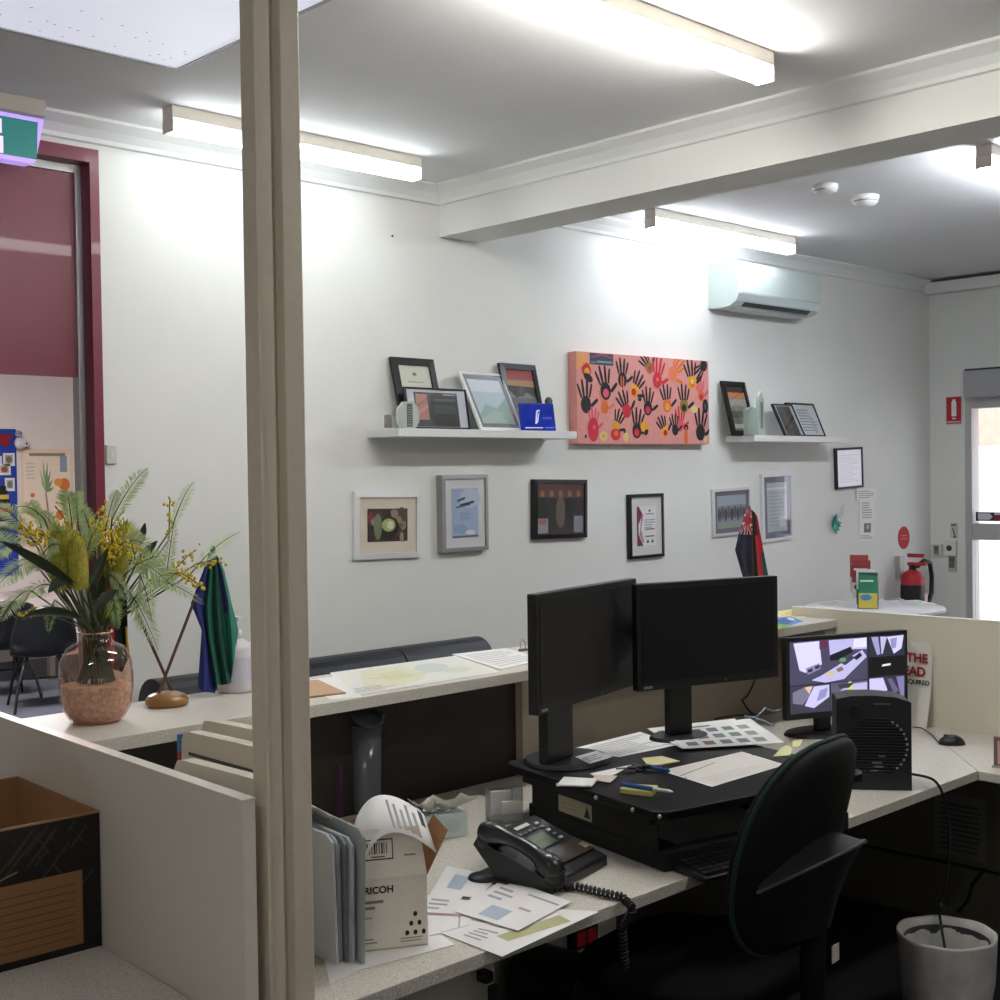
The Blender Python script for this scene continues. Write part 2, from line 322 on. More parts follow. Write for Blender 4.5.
def crowd(seed, cols, n=16):
    r = random.Random(seed); o = []
    for _ in range(n): o.append(('c', r.uniform(.06,.94), r.uniform(.1,.85), r.uniform(.05,.13), r.uniform(.08,.22), m(r.choice(cols), .7)))
    return o
M, w, h = quad((355.6,491.7),(423.2,491.2),(420,557.5),(354.3,560), D-.022)
framed('picture_frame', 'white wooden photo frame with cream mount and square group photo, lowest below the first shelf', 'picture frame', M, w, h, .026, .021, m('#e4e4e4', .4), m('#e3d9c8'), .050,
  [('r',0,0,1,1,m('#3b2d2a'))]+crowd(1, ['#8c3b36','#6f6a52','#5a2f2b','#a08a78','#4c4f45'])+[('c',.5,.42,.28,.36,m('#15130f')),('c',.52,.5,.17,.2,m('#b3b96a')),('c',.56,.5,.08,.13,m('#d9d8c8')),('c',.25,.45,.1,.4,m('#7d8a6a')),('c',.5,.82,.08,.12,m('#2c1c15'))], pic=m('#3b2d2a'))
M, w, h = quad((444,475.3),(490.3,474.3),(487.7,549.7),(442,552.6), D-.045)
B = m('#7d97c4')
framed('picture_frame', 'deep grey box frame holding a pale blue lettered certificate', 'picture frame', M, w, h, .018, .044, m('#9b9a9d', .45), m('#dcdcdc'), .045,
  [('r',0,0,1,1,m('#a9bbd6')),('c',.7,.8,.4,.2,m('#c4cfe0')),('r',0,0,1,.04,m('#6c6f78')),('p',[(.2,.72),(.5,.78),(.5,.83),(.2,.77)],m('#2c3a55')),('p',[(.3,.63),(.85,.7),(.85,.75),(.3,.68)],m('#2c3a55')),('p',[(.15,.6),(.7,.66),(.7,.69),(.15,.63)],m('#34456a')),('l',.3,.35,.7,.52,4,B),('c',.3,.18,.25,.1,m('#94a9cb')),('c',.7,.1,.2,.05,m('#e0e2e0'))], pic=m('#a9bbd6'))
M, w, h = quad((535.8,479.7),(589.6,479.5),(586.5,537.7),(534.2,539), D-.032)
framed('picture_frame', 'black box frame with a dark photo of people standing in a row', 'picture frame', M, w, h, .02, .031, BLK, None, 0,
  [('r',0,0,1,1,m('#3b2622')),('r',0,.72,1,1,m('#5c342c'))]+[('c',.12+.19*i,.44,.1,.32,m(c)) for i, c in enumerate(('#201d20','#2c2a2e','#6e5f54','#1b1a1e','#2a2529'))]+[('c',.12+.19*i,.8,.045,.07,m('#9a6a54')) for i in range(5)]+[('r',.03,.03,.24,.32,m('#9a9ea8')),('r',.78,.03,.97,.36,m('#8c919e')),('r',.05,.2,.2,.3,m('#b56a55'))], pic=m('#3b2622'))
M, w, h = quad((630.8,494.4),(665.3,493.4),(664.5,556),(629.6,559.8), D-.026)
framed('picture_frame', 'black frame with white mount and maroon sided certificate', 'picture frame', M, w, h, .016, .025, BLK, m('#e2e1df'), .05,
  [('p',[(0,0),(.32,0),(.08,.3),(.08,.55),(.3,.8),(.1,1),(0,1)],m('#8c2a48')),('p',[(.12,.3),(.3,.06),(.35,.1),(.2,.42),(.34,.78),(.26,.82)],m('#b9889a')),('c',.66,.88,.05,.035,m('#3f4560')),('r',.45,.79,.9,.81,INK),('l',.4,.45,.95,.7,4,INKL),('r',.4,.4,.92,.43,m('#7a3450')),('r',.42,.22,.9,.25,INK),('c',.55,.1,.06,.04,INK),('c',.8,.1,.06,.04,INK)])
M, w, h = quad((714,489),(751.9,487),(751,532.5),(713.6,537.5), D-.022)
framed('picture_frame', 'silver white frame with grey mount and group photo, beside the crossed flags', 'picture frame', M, w, h, .016, .021, m('#d5d3d6', .4), m('#6f6c78'), .026,
  [('r',0,0,1,1,m('#8c97a5')),('r',0,.7,1,1,m('#aab4bf'))]+[('c',.08+.105*i,.42+.06*(i%2),.055,.2,m(c)) for i, c in enumerate(('#3f4650','#5b5f6b','#394048','#6f5f5a','#2f3842','#4b5560','#38404c','#57606a','#424a50'))]+[('r',0,0,1,.18,m('#9aa59a'))], pic=m('#8c97a5'))
M, w, h = quad((763.5,474),(794,472.8),(792,538.5),(762.6,543), D-.022)
framed('picture_frame', 'tall white frame with grey mount around a pale document, below the second shelf', 'picture frame', M, w, h, .019, .021, m('#e3e2e6', .4), m('#77758a'), .036,
  [('r',0,0,1,1,m('#c3cbd2')),('l',.1,.12,.9,.85,10,m('#adb6be')),('r',.6,.1,.95,.3,m('#dfe4e8')),('r',0,.86,1,.9,m('#e8ecef'))], pic=m('#c3cbd2'))
M, w, h = quad((837,447.9),(864.5,447.3),(863.2,486.6),(836.5,490.3), D-.022)
framed('picture_frame', 'thin black frame with a plain white printed page, near the extinguisher', 'picture frame', M, w, h, .014, .021, m('#1c1c24', .4), None, 0, [('l',.12,.12,.9,.9,13,m('#cfcdd8'))], pic=m('#e6e4ec'))
# handprint canvas
M, w, h = quad((576.2,351.6),(709.6,361),(708,444.6),(577.2,443.2), D-.055)
t = thing('canvas', 'wide pink canvas covered with painted handprints, between the two floating shelves', 'painting', M=M)
PK = m('#d8938c', .8, noise=.05, scale=25); g = G(); g.box((-w/2, 0, -h/2), (w/2, .054, h/2), PK)
cols = dict(k='#1d1a1c', r='#c7283c', y='#e3a02c', o='#dd6f33', s='#e0784f', l='#8c7a34', p='#d8556a', b='#3d4a5c', c='#d9c47c')
cm = {k: m(v, .7) for k, v in cols.items()}
ev = [0]
def cz(x, y):
    u = (x-93)/(935-93); top = 74+u*(131-74); return (-w/2+w*u, h/2-h*(y-top)/((648-top)))
def cpoly(pts, mt):
    ev[0] += 1; g.poly([(min(max(x, -w/2), w/2), -.0004-ev[0]*.00001, min(max(z, -h/2), h/2)) for x, z in pts], mt)
S = w/842
def hand(x, y, ang, pc, fc, k=1., tc=None):
    cx, cz_ = cz(x, y); ca, sa = math.cos(math.radians(ang)), math.sin(math.radians(ang))
    R = lambda a, b: (cx+(a*ca+b*sa)*S*k, cz_+(-a*sa+b*ca)*S*k)
    cpoly([R(30*math.cos(2*PI*i/14), 34*math.sin(2*PI*i/14)) for i in range(14)], cm[pc])
    if tc: cpoly([R(17*math.cos(2*PI*i/12), -8+17*math.sin(2*PI*i/12)) for i in range(12)], cm[tc])
    for fx, fa, ln, fw in ((-22, -20, 62, 6), (-8, -6, 76, 7), (8, 6, 72, 7), (22, 19, 58, 6), (30, 58, 50, 8)):
        q, s_ = math.sin(math.radians(fa)), math.cos(math.radians(fa)); by = 26 if abs(fa) < 50 else -8
        P = [(-fw*.8, 0), (fw*.8, 0), (fw, ln*.5), (fw*.8, ln*.92), (0, ln), (-fw*.8, ln*.92), (-fw, ln*.5)]
        cpoly([R(fx+a*s_+b*q, by-a*q+b*s_) for a, b in P], cm[fc])
def blob(x, y, rx, ry, c, ang=0):
    cx, cz_ = cz(x, y); ca, sa = math.cos(math.radians(ang)), math.sin(math.radians(ang))
    cpoly([(cx+(rx*math.cos(2*PI*i/14)*ca+ry*math.sin(2*PI*i/14)*sa)*S, cz_+(-rx*math.cos(2*PI*i/14)*sa+ry*math.sin(2*PI*i/14)*ca)*S) for i in range(14)], cm[c])
for a in ((255,420,0,'o','s',.8),(690,205,45,'s','o',1.),(880,345,-10,'o','p',.75,'r'),(735,530,0,'p','r',.8),(150,190,-35,'r','y',.9,'y'),(145,405,-4,'k','k',1.),(190,540,0,'r','p',.75),(262,320,-12,'k','k',1.05,'p'),
  (365,250,0,'k','k',.9),(438,315,32,'y','k',.9,'r'),(535,172,-42,'l','k',.8,'r'),(585,250,8,'r','r',1.),(818,262,-10,'y','k',1.,'o'),(900,160,-130,'k','k',.8),(388,440,-25,'r','k',.9),(522,425,2,'k','k',.9,'r'),
  (648,405,-8,'o','k',.9,'y'),(760,410,0,'l','k',.95,'k'),(872,575,4,'k','k',1.05),(450,565,8,'k','k',.95,'r'),(322,540,25,'y','k',.75),(630,570,-28,'y','k',.75,'r'),(698,560,-8,'k','k',.7)): hand(*a)
for b in ((185,560,32,48,'r'),(190,545,10,9,'p'),(160,238,28,15,'k',25),(318,590,30,24,'r'),(320,582,14,12,'o'),(500,540,28,24,'y'),(245,600,24,20,'c'),(245,600,9,8,'y'),(380,605,17,20,'c'),(908,412,20,32,'k'),(908,412,8,14,'b'),(508,575,15,11,'k',-40),
  (772,545,16,14,'k'),(772,605,13,36,'o'),(772,550,7,6,'o'),(470,370,12,8,'k'),(140,602,6,7,'k'),(372,568,8,9,'k'),(905,620,12,15,'c'),(370,270,4,30,'s'),(356,262,3,26,'s'),(830,430,24,16,'c'),(585,245,8,8,'s'),(818,258,10,10,'c')): blob(*b)
x0, z0 = cz(170, 155); x1, z1 = cz(310, 92); ev[0] += 1
fn = lambda u, v, l: (x0+(x1-x0)*u, -.0008-l, z0+(z1-z0)*v)
g.art(fn, [('r',0,0,1,1,m('#3a4656')),('p',[(.05,.55),(.5,.85),(.95,.6),(.95,.7),(.5,.97),(.05,.68)],m('#a8455a')),('r',.3,.2,.95,.36,m('#7c8ea0')),('r',.05,.1,.25,.3,m('#57708c'))])
g.build('painted_face', t)
# papers and small things on the wall
def sheet(name, label, cat, M, w, h, art, mt=None, group=None):
    g = G(); g.box((-w/2, 0, -h/2), (w/2, .0012, h/2), mt or PAPER); g.art(lambda u, v, l: (-w/2+w*u, -l, -h/2+h*v), art); o = g.build(name, None, M); return tag(o, label, cat, group)
M, w, h = quad((859,499),(875.5,499),(874,540.5),(859.5,541), D-.003)
sheet('notice', 'long white notice with a grey picture taped to the wall', 'notice', M, w, h, [('l',.15,.55,.85,.95,7,INKL),('r',.3,.2,.75,.42,m('#6f6c74')),('c',.55,.33,.12,.06,m('#b9a59a')),('l',.1,.05,.9,.15,3,INKL)])
M, w, h = quad((856.3,488),(877,487.5),(877,500),(856.5,500.8), D-.006)
sheet('notice', 'small landscape paper slip taped over the top of the long notice', 'notice', M, w, h, [('l',.1,.2,.9,.85,4,m('#b9b7c4'))])
t = thing('ornament', 'small teal feathered ornament stuck to the wall below the small black frame', 'ornament', M=Matrix.Translation(PY(836, 522, D-.02)))
g = G(); TE = m('#2f9c8c', .5); s_ = 7.4/1288
for a, l in ((-150, 9), (-120, 12), (-95, 13), (-70, 11), (-40, 9), (-10, 8), (160, 8), (100, 9)):
    ca, sa = math.cos(math.radians(a)), math.sin(math.radians(a)); c, q = Vector((ca, 0, sa)), Vector((-sa, 0, ca))
    g.hexa([c*0-q*.012+Vector((0,.004,0)), c*l*s_*.6-q*.02+Vector((0,.006,0)), c*l*s_+Vector((0,-.008,0)), c*l*s_*.6+q*.02+Vector((0,.006,0)), q*.012+Vector((0,.004,0))], [p+Vector((0,-.005,0)) for p in (c*0-q*.012+Vector((0,.004,0)), c*l*s_*.6-q*.02+Vector((0,.006,0)), c*l*s_+Vector((0,-.008,0)), c*l*s_*.6+q*.02+Vector((0,.006,0)), q*.012+Vector((0,.004,0)))], TE)
g.build('body', t)
g = G(); p0 = Vector((0,-.01,0)); g.tube([p0, p0+Vector((.05,0,.05)), p0+Vector((.075,0,.12))], [.02,.014,.003], m('#c9d4d2'), 6); g.build('tail', t)
# light switch and nail marks
a = PY(112, 454.5, D-.012); t = thing('light_switch', 'white light switch plate on the wall beside the maroon doorway', 'switch', (a.x, D-.012, a.z))
g = G(); g.box((-.021, 0, -.036), (.021, .0115, .036), m('#d3d1c8', .4)); g.build('plate', t, bevel=.003)
g = G(); g.box((-.007, -.004, -.011), (.007, -.0001, .011), m('#dedcd4', .4)); g.build('rocker', t)
for x, y, l in ((102, 434, 'tiny dark nail mark on the wall above the light switch'), (392.5, 236, 'tiny dark nail in the wall beside the beam end')):
    a = PY(x, y, D-.004); g = G(); g.ball((0, 0, 0), .005, m('#4c463f'), 8); tag(g.build('nail', None, Matrix.Translation(a)), l, 'nail')

# ================================================================== floating shelves
SH = 1.906
def shelf(x0, x1, y0, label):
    g = G(); g.box((x0, y0, SH-.036), (x1, D, SH), m('#e3e3e2', .4)); tag(g.build('floating_shelf', None, None, bevel=.002), label, 'shelf')
sx0, sx1 = 3.497, PY(577, 432, 4.244).x
shelf(sx0, sx1, 4.244, 'white floating shelf of framed awards beside the canvas, nearer the beam')
rx0, rx1 = 6.125, PY(846, 437, 4.262).x
shelf(rx0, rx1, 4.262, 'white floating shelf of awards below the air conditioner')
def leaner(TL, BL, BR, yt, yb0, yb1, th=.018):
    """picture standing on a shelf: bottom corners at depth yb0/yb1, top left at yt. returns matrix, w, h"""
    b0, b1 = PY(*BL, yb0), PY(*BR, yb1); b0.z = b1.z = SH+.001; t0 = PY(*TL, yt)
    u = b1-b0; v = t0-b0; v = v-u.normalized()*v.dot(u.normalized()); return basis((b0+b1)/2+v/2, u, v), u.length, v.length
M, w, h = leaner((389,356),(404,428),(447,428), 4.425, 4.345, 4.35)
framed('picture_frame', 'black frame with a cream certificate leaning on the shelf behind the plaque', 'picture frame', M, w, h, .034, .018, BLK, None, 0, [('c',.5,.85,.07,.03,m('#77785f')),('r',.25,.7,.75,.72,INKL),('l',.2,.2,.8,.6,6,INKL)], pic=m('#dcdccb'))
M, w, h = leaner((405.5,386.4),(409.5,428),(471.5,428), 4.315, 4.285, 4.285)
framed('award_plaque', 'wide black edged plaque with dark centre and salmon photo, behind the cut glass', 'plaque', M, w, h, .008, .015, BLK, None, 0,
  [('r',0,0,1,1,m('#c9cdd6')),('r',.13,.02,.86,.93,m('#2c2e2c')),('p',[(.13,.02),(.42,.02),(.37,.4),(.42,.93),(.13,.93)],m('#454843')),('r',.16,.2,.35,.88,m('#b98474')),('p',[(.16,.3),(.35,.55),(.35,.62),(.16,.37)],m('#cf9c8a')),('p',[(.16,.5),(.35,.75),(.35,.8),(.16,.58)],m('#a0705f')),('r',.62,.86,.84,.9,m('#8f9391')),('r',.46,.7,.82,.77,m('#565c5a')),('l',.45,.38,.84,.62,5,m('#5c625f')),('r',.45,.1,.8,.13,m('#1c1e1d'))], pic=m('#c9cdd6'))
M, w, h = leaner((464,371),(482,428),(524.5,428), 4.40, 4.262, 4.29)
framed('picture_frame', 'white frame with grey mount and pale landscape, tilted well back on the shelf', 'picture frame', M, w, h, .013, .014, m('#e2e2e2', .4), m('#7b7f88'), .024,
  [('r',0,0,1,1,m('#b9cbd2')),('p',[(0,.2),(.3,.45),(.6,.35),(1,.6),(1,0),(0,0)],m('#93b0ac')),('p',[(0,.1),(.5,.3),(1,.22),(1,0),(0,0)],m('#a9bdb0')),('r',0,.72,1,1,m('#d4dce2'))], pic=m('#b9cbd2'))
M, w, h = leaner((501.6,362.4),(512,428),(548,428), 4.425, 4.35, 4.36)
framed('picture_frame', 'black frame with a red and grey landscape picture behind the blue glass', 'picture frame', M, w, h, .03, .018, m('#14161c', .3), None, 0,
  [('r',0,0,1,1,m('#8c8c88')),('r',0,.82,1,1,m('#a5443a')),('r',0,.66,1,.8,m('#b58a5a')),('p',[(0,.66),(.3,.5),(.7,.6),(1,.5),(1,.7),(0,.72)],m('#3c3a3a')),('c',.5,.62,.12,.1,m('#55555c')),('p',[(0,.25),(.5,.4),(1,.35),(1,.5),(0,.5)],m('#6e7076')),('r',0,0,1,.2,m('#b7b5ae'))], pic=m('#8c8c88'))
b0, b1 = PY(523, 428, 4.265), PY(556.5, 428, 4.275); tl = PY(519, 402.2, 4.275)
M = basis(Vector(((b0.x+b1.x)/2, 4.27, SH+.001)), b1-b0, Vector((0, .12, 1))); w = (b1-b0).length; h = tl.z-SH
t = thing('glass_plaque', 'cobalt blue glass award with white logo strokes, on the shelf end', 'award', M=M)
BG = m('#1733b0', .08, coat=1., noise=.3, scale=18); g = G(); g.box((-w/2, 0, 0), (w/2, .016, h), BG); g.build('plate', t, bevel=.004)
g = G(); fn = lambda u, v, l: (-w/2+w*u, -l, h*v); lw = m('#dfe6ff')
g.art(fn, [('p',[(.38,.25),(.43,.25),(.50,.72),(.45,.72)],lw),('p',[(.45,.66),(.56,.72),(.56,.77),(.46,.74)],lw),('p',[(.42,.25),(.47,.3),(.53,.6),(.55,.72),(.5,.6)],lw),('r',.08,.09,.6,.13,lw),('r',.66,.1,.95,.12,m('#8c9fe8')),('r',.62,.42,.9,.5,m('#2c46c4'))]); g.build('logo_print', t)
t = thing('trophy', 'small dark green figurine peeking out behind the blue glass', 'trophy', (*PY(549, 428, 4.33).xy, SH))
g = G(); g.lathe([(0,.001),(.018,.001),(.016,.02),(.008,.03),(.008,.10),(.016,.115),(.020,.15),(.012,.165),(0,.168)], m('#3f5148', .35), n=14); g.build('body', t)
def crystal(name, label, px, yb, pts, th, mt, group=None):
    a = PY(px[0], 428, yb); b = PY(px[1], 428, yb); w = b.x-a.x; h = PY(px[0], px[2], yb).z-SH
    t = thing(name, label, 'award', ((a.x+b.x)/2, yb, SH+.001)); g = G()
    g.prism(pts, lambda u, v: ((u-.5)*w, 0, v*h), lambda u, v: ((u-.5)*w, th, v*h), mt); g.build('glass_body', t, bevel=.003); return t, w, h
CRY = glass('cut_glass', '#eef3ef', .25, .45, .05)
t, w, h = crystal('glass_award', 'octagonal cut glass award with a dark engraved stripe on the shelf', (399, 419.5, 401.5), 4.252, [(.2,0),(.8,0),(1,.25),(1,.72),(.75,1),(.3,1),(.02,.72),(.0,.25)], .022, CRY)
g = G(); g.box((-.1*w, -.0012, .06*h), (.16*w, -.0002, .92*h), m('#5a5d55')); g.art(lambda u, v, l: (-.1*w+.26*w*u, -.0012-l, h*v), [('l',.1,.12,.9,.85,8,m('#8f948a'))]); g.build('engraved_plate', t)
crystal('glass_award', 'low thin glass block at the end of the shelf, in front of the octagonal award', (387, 392.5, 414.5), 4.252, [(0,0),(1,0),(1,.7),(.7,1),(0,.95)], .018, glass('grey_glass', '#a9a49c', .25, .5))
# second shelf
M, w, h = leaner((726,380.7),(734,436),(757.5,436), 4.42, 4.34, 4.345)
framed('picture_frame', 'black frame with an orange sky landscape leaning on the second shelf', 'picture frame', M, w, h, .028, .018, BLK, None, 0,
  [('r',0,0,1,1,m('#7f8076')),('r',0,.86,1,1,m('#3a2c2a')),('r',0,.74,1,.86,m('#c57a48')),('p',[(0,.5),(.4,.6),(1,.52),(1,.72),(0,.72)],m('#a39e92')),('r',0,.3,1,.45,m('#565a4c')),('r',.1,.06,.7,.16,m('#d2d0c8'))], pic=m('#7f8076'))
t, w, h = crystal('glass_award', 'squat clear glass prism award in front of the orange landscape', (748, 757, 407), 4.275, [(0,0),(1,0),(1,.96),(.5,1),(0,.9)], .03, glass('clear_block', '#cfdcd4', .3, .4))
t, w, h = crystal('glass_award', 'tall slim glass award standing alone on the second shelf', (759, 764, 391), 4.285, [(0,0),(1,0),(1,.8),(.6,1),(0,.85)], .02, glass('pale_block', '#dfe9e4', .3, .35))
g = G(); g.box((-w*.12, -.001, h*.15), (w*.22, -.0001, h*.75), m('#4c524c')); g.build('engraved_strip', t)
M, w, h = leaner((790.5,402.3),(799,436),(827,436), 4.40, 4.31, 4.31)
framed('award_plaque', 'black edged white certificate plaque, behind the brown plaque', 'plaque', M, w, h, .010, .015, BLK, None, 0, [('l',.3,.15,.92,.9,8,m('#8f929a')),('r',.72,.08,.8,.6,m('#a9b0ba'))], pic=m('#d3d6da'))
M, w, h = leaner((778,403.5),(786.5,436),(806.5,436), 4.37, 4.275, 4.275)
framed('award_plaque', 'brown and silver plaque with black side, in front of the white certificate', 'plaque', M, w, h, .007, .017, m('#1b1b1e'), None, 0, [('r',0,0,1,1,m('#b9bfc6')),('r',.14,.03,.86,.97,m('#4f4a48')),('p',[(.3,.2),(.6,.3),(.5,.85),(.35,.9)],m('#75625a'))], pic=m('#b9bfc6'))
# ================================================================== entrance corner of the back and right walls
def plate(name, label, cat, x0, y0, x1, y1, th, mt, art=(), group=None, bevel=.002):
    """small thing fixed to the right wall; pixel box given"""
    a, b = PX(x0, y0, XR), PX(x1, y1, XR); g = G(); t = thing(name, label, cat, (XR, (a.y+b.y)/2, (a.z+b.z)/2), 0, group); w, h = abs(a.y-b.y), abs(a.z-b.z)
    g.box((-th, -w/2, -h/2), (-.0005, w/2, h/2), mt); g.build('plate', t, bevel=bevel)
    if art: g = G(); g.art(lambda u, v, l: (-th-l, w/2-w*u, -h/2+h*v), art); g.build('face_print', t)
    return t
RED = m('#b3202c', .5)
plate('safety_sign', 'red fire extinguisher sign with a white cylinder symbol, beside the glass door', 'sign', 945.8, 397, 962.3, 424.5, .004, m('#d8cfcb'), [('r',.05,.04,.95,.98,RED),('r',.36,.3,.66,.82,WHITE),('r',.42,.82,.6,.9,WHITE),('r',.4,.2,.62,.25,WHITE),('r',.08,.08,.92,.13,m('#e3b4b2'))], bevel=0)
plate('card_reader', 'grey faced wall box, lowest left of the green exit button', 'switch', 932.5, 544, 943.5, 555.5, .03, m('#d4d2cc', .4), [('r',.3,.1,.75,.9,m('#77757a')),('r',.36,.5,.7,.8,m('#5c5b62'))])
plate('exit_button', 'white wall box with a round dark green exit button', 'switch', 947, 540.5, 957.8, 555.6, .03, m('#e2e0da', .4), [('c',.38,.5,.27,.2,m('#17493f'))])
plate('keypad', 'small dark keypad on the wall under the green exit button', 'keypad', 949.3, 556.3, 957, 571.5, .018, m('#b9b4b0', .4), [('r',.12,.24,.85,.95,m('#6c6467')),('r',.2,.72,.36,.92,m('#33323a')),('r',.62,.72,.8,.92,m('#33323a'))])
plate('notice', 'little white sticker with black strokes above the green exit button', 'notice', 950.5, 523, 958, 538, .002, m('#cbc8c2'), [('r',.1,.8,.8,.95,m('#77747a')),('p',[(.2,.7),(.4,.65),(.7,.15),(.55,.1)],m('#55525a')),('r',.4,.0,.75,.12,m('#55525a'))], bevel=0)
# red disc on the back wall
a = PY(904, 537.7, D-.004); t = thing('fire_point_disc', 'round red disc sign on the wall above the extinguisher', 'sign', (a.x, D-.004, a.z)); g = G()
r_ = (PY(904, 526.5, D).z-PY(904, 549, D).z)/2
g.prism([(r_*.98*math.cos(2*PI*i/30), r_*math.sin(2*PI*i/30)) for i in range(30)], lambda u, v: (u, -.001, v), lambda u, v: (u, .003, v), m('#c22a35', .5))
g.art(lambda u, v, l: (u, -.001-l, v), [('r',-.05,-.01,.05,-.004,m('#dd8a88')),('r',-.045,.012,.045,.018,m('#dd8a88'))]); g.build('disc', t)
# extinguisher hanging on the back wall
ez0, ez1 = PY(912, 607, D-.12).z, PY(912, 570, D-.12).z; ex = PY(912.5, 585, D-.11).x
t = thing('fire_extinguisher', 'red fire extinguisher hanging below the red disc sign', 'fire extinguisher', (ex, D-.11, 0))
g = G(); r = .078; g.lathe([(0, ez0), (r*.9, ez0), (r, ez0+.015), (r, ez1-.06), (r*.75, ez1-.02), (r*.35, ez1), (0, ez1)], RED); g.build('cylinder', t)
g = G(); g.lathe([(r+.0015, ez0+.02), (r+.0015, ez1-.10)], m('#1b1a1d', .5)); g.build('label_band', t, )
g = G(); g.box((.01, -r-.006, ez0+.04), (.05, -r-.0025, ez1-.16), m('#d9b9b6')); g.build('instruction_label', t)
g = G(); g.lathe([(.025, ez1-.005), (.022, ez1+.035), (.0, ez1+.035)], m('#26262a', .4, .5), n=14); g.box((-.015, -.1, ez1+.03), (.015, .03, ez1+.05), RED); g.box((-.012, -.085, ez1+.085), (.012, .03, ez1+.11), RED); g.build('valve', t)
g = G(); g.tube([(0.02, -.02, ez1+.02), (.07, -.05, ez1+.06), (.13, -.06, ez1+.04), (.155, -.06, ez1-.05), (.15, -.06, ez1-.16), (.11, -.06, ez1-.22)], .017, BLK, 8); g.build('hose', t)
g = G(); g.box((-.03, .075, ez1-.06), (.03, .11, ez1+.09), m('#b9b7b2', .4, .6)); g.build('wall_bracket', t)

# ================================================================== sofa along the wall
t = thing('sofa', 'long black leather sofa against the wall behind the counter', 'sofa', (0, 0, 0)); LE = m('#1b1f28', .38, noise=.1, scale=30)
sl, sr = PY(150, 680, 4.28).x, PY(477, 645, 4.28).x; st_ = .972
g = G(); g.box((sl+.03, 4.06, .42), (sr-.03, 4.2, .62), LE)
mid = PY(392, 650, 4.28).x
for a, b in ((sl, sl+(mid-sl)*.5), (sl+(mid-sl)*.5, mid), (mid, sr)):
    g = G(); pr = [(4.17, .42), (4.14, .6), (4.16, .82)]+[(4.27-.11*math.cos(PI*i/12), st_-.11+.11*math.sin(PI*i/12)) for i in range(13)]+[(4.38, .42)]
    g.prism(pr, lambda u, v: (a+.004, u, v), lambda u, v: (b-.004, u, v), LE); g.build('back_cushion', t, bevel=.02, seg=3)
g = G(); g.box((sl, 3.55, .12), (sr, 4.37, .40), LE); g.build('base', t, bevel=.02)
for a, b in ((sl, mid), (mid, sr)):
    g = G(); g.box((a+.004, 3.52, .402), (b-.004, 4.12, .5), LE); g.build('seat_cushion', t, bevel=.03, seg=3)
for x in (sl+.08, sr-.08):
    for y in (3.62, 4.3): g = G(); g.lathe([(0, 0), (.02, 0), (.025, .12), (0, .12)], m('#2a2622'), (x, y, 0), 12); g.build('leg', t)

# ================================================================== screens, counter and desk
LX, RX = 1.312, 4.56          # inner partition faces
DT, CT = .72, 1.10            # desk and counter heights
YF, YB = 1.925, 2.985         # desk front / back panel
t = thing('partition', 'low white laminate partition beside the archive box and the post', 'partition')
lx = lambda y: 1.240+.036*(y-1.95)
def wedge(g, a, b, y0, y1, z0, z1, mt): g.hexa([(lx(y0)+a, y0, z0), (lx(y0)+b, y0, z0), (lx(y1)+b, y1, z0), (lx(y1)+a, y1, z0)], [(lx(y0)+a, y0, z1), (lx(y0)+b, y0, z1), (lx(y1)+b, y1, z1), (lx(y1)+a, y1, z1)], mt)
g = G(); wedge(g, 0, .026, 1.953, 3.9, 0, 1.13, PANELW); g.build('panel', t)
g = G(); wedge(g, -.0005, .0265, 1.952, 3.9, 1.1301, 1.132, m('#e6e1d8', .45)); g.build('edge_strip', t)
t = thing('partition', 'low cream partition behind the security monitor, facing the glass door', 'partition')
g = G(); g.box((RX, .3, 0), (RX+.03, 3.0, 1.137), m('#d9d3c2', .5, noise=.015, scale=200)); g.build('panel', t)
g = G(); g.box((RX-.002, .3, 1.1371), (RX+.032, 3.002, 1.1395), m('#e9e4d8', .45)); g.build('edge_strip', t)
t = thing('reception_counter', 'long raised reception counter with a speckled top behind the desk', 'counter')
g = G(); g.box((LX+.001, 2.786, CT-.033), (RX-.002, 3.19, CT), TOP); g.build('countertop', t, bevel=.002)
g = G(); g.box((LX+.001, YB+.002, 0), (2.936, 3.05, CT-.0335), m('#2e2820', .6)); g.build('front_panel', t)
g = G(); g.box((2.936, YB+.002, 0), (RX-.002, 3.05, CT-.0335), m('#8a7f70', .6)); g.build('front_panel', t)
g = G(); g.box((2.936, 2.955, DT+.001), (3.04, YB+.001, CT-.0335), m('#b5ad9d', .6)); g.build('support', t)
g = G(); g.box((RX-.07, 2.80, DT+.001), (RX-.003, YB+.001, CT-.0335), m('#a59d8e', .6)); g.build('support', t)
# L shaped desk
RF = 3.985
t = thing('desk', 'L shaped speckled laminate office desk below the counter', 'desk')
g = G(); g.hexa([(LX+.002, YF, DT-.03), (RF, YF, DT-.03), (RX-.002, 2.42, DT-.03), (RX-.002, YB, DT-.03), (LX+.002, YB, DT-.03)], [(LX+.002, YF, DT), (RF, YF, DT), (RX-.002, 2.42, DT), (RX-.002, YB, DT), (LX+.002, YB, DT)], TOP); g.build('worktop', t, bevel=.002)
g = G(); g.hexa([(RF+.001, .35, DT-.03), (RX-.002, .35, DT-.03), (RX-.002, 2.417, DT-.03), (RF+.001, YF-.003, DT-.03)], [(RF+.001, .35, DT), (RX-.002, .35, DT), (RX-.002, 2.417, DT), (RF+.001, YF-.003, DT)], TOP); g.build('worktop', t, bevel=.002)
PD = m('#d8d2c6', .6); z0 = PY(640, 968, 2.55).z
g = G(); g.box((2.02, 2.55, z0), (2.92, 2.57, DT-.031), PD); g.build('modesty_panel', t)
g = G(); g.box((2.9, 2.9, 0), (RX-.01, 2.92, DT-.031), m('#5e594f', .6)); g.build('modesty_panel', t)
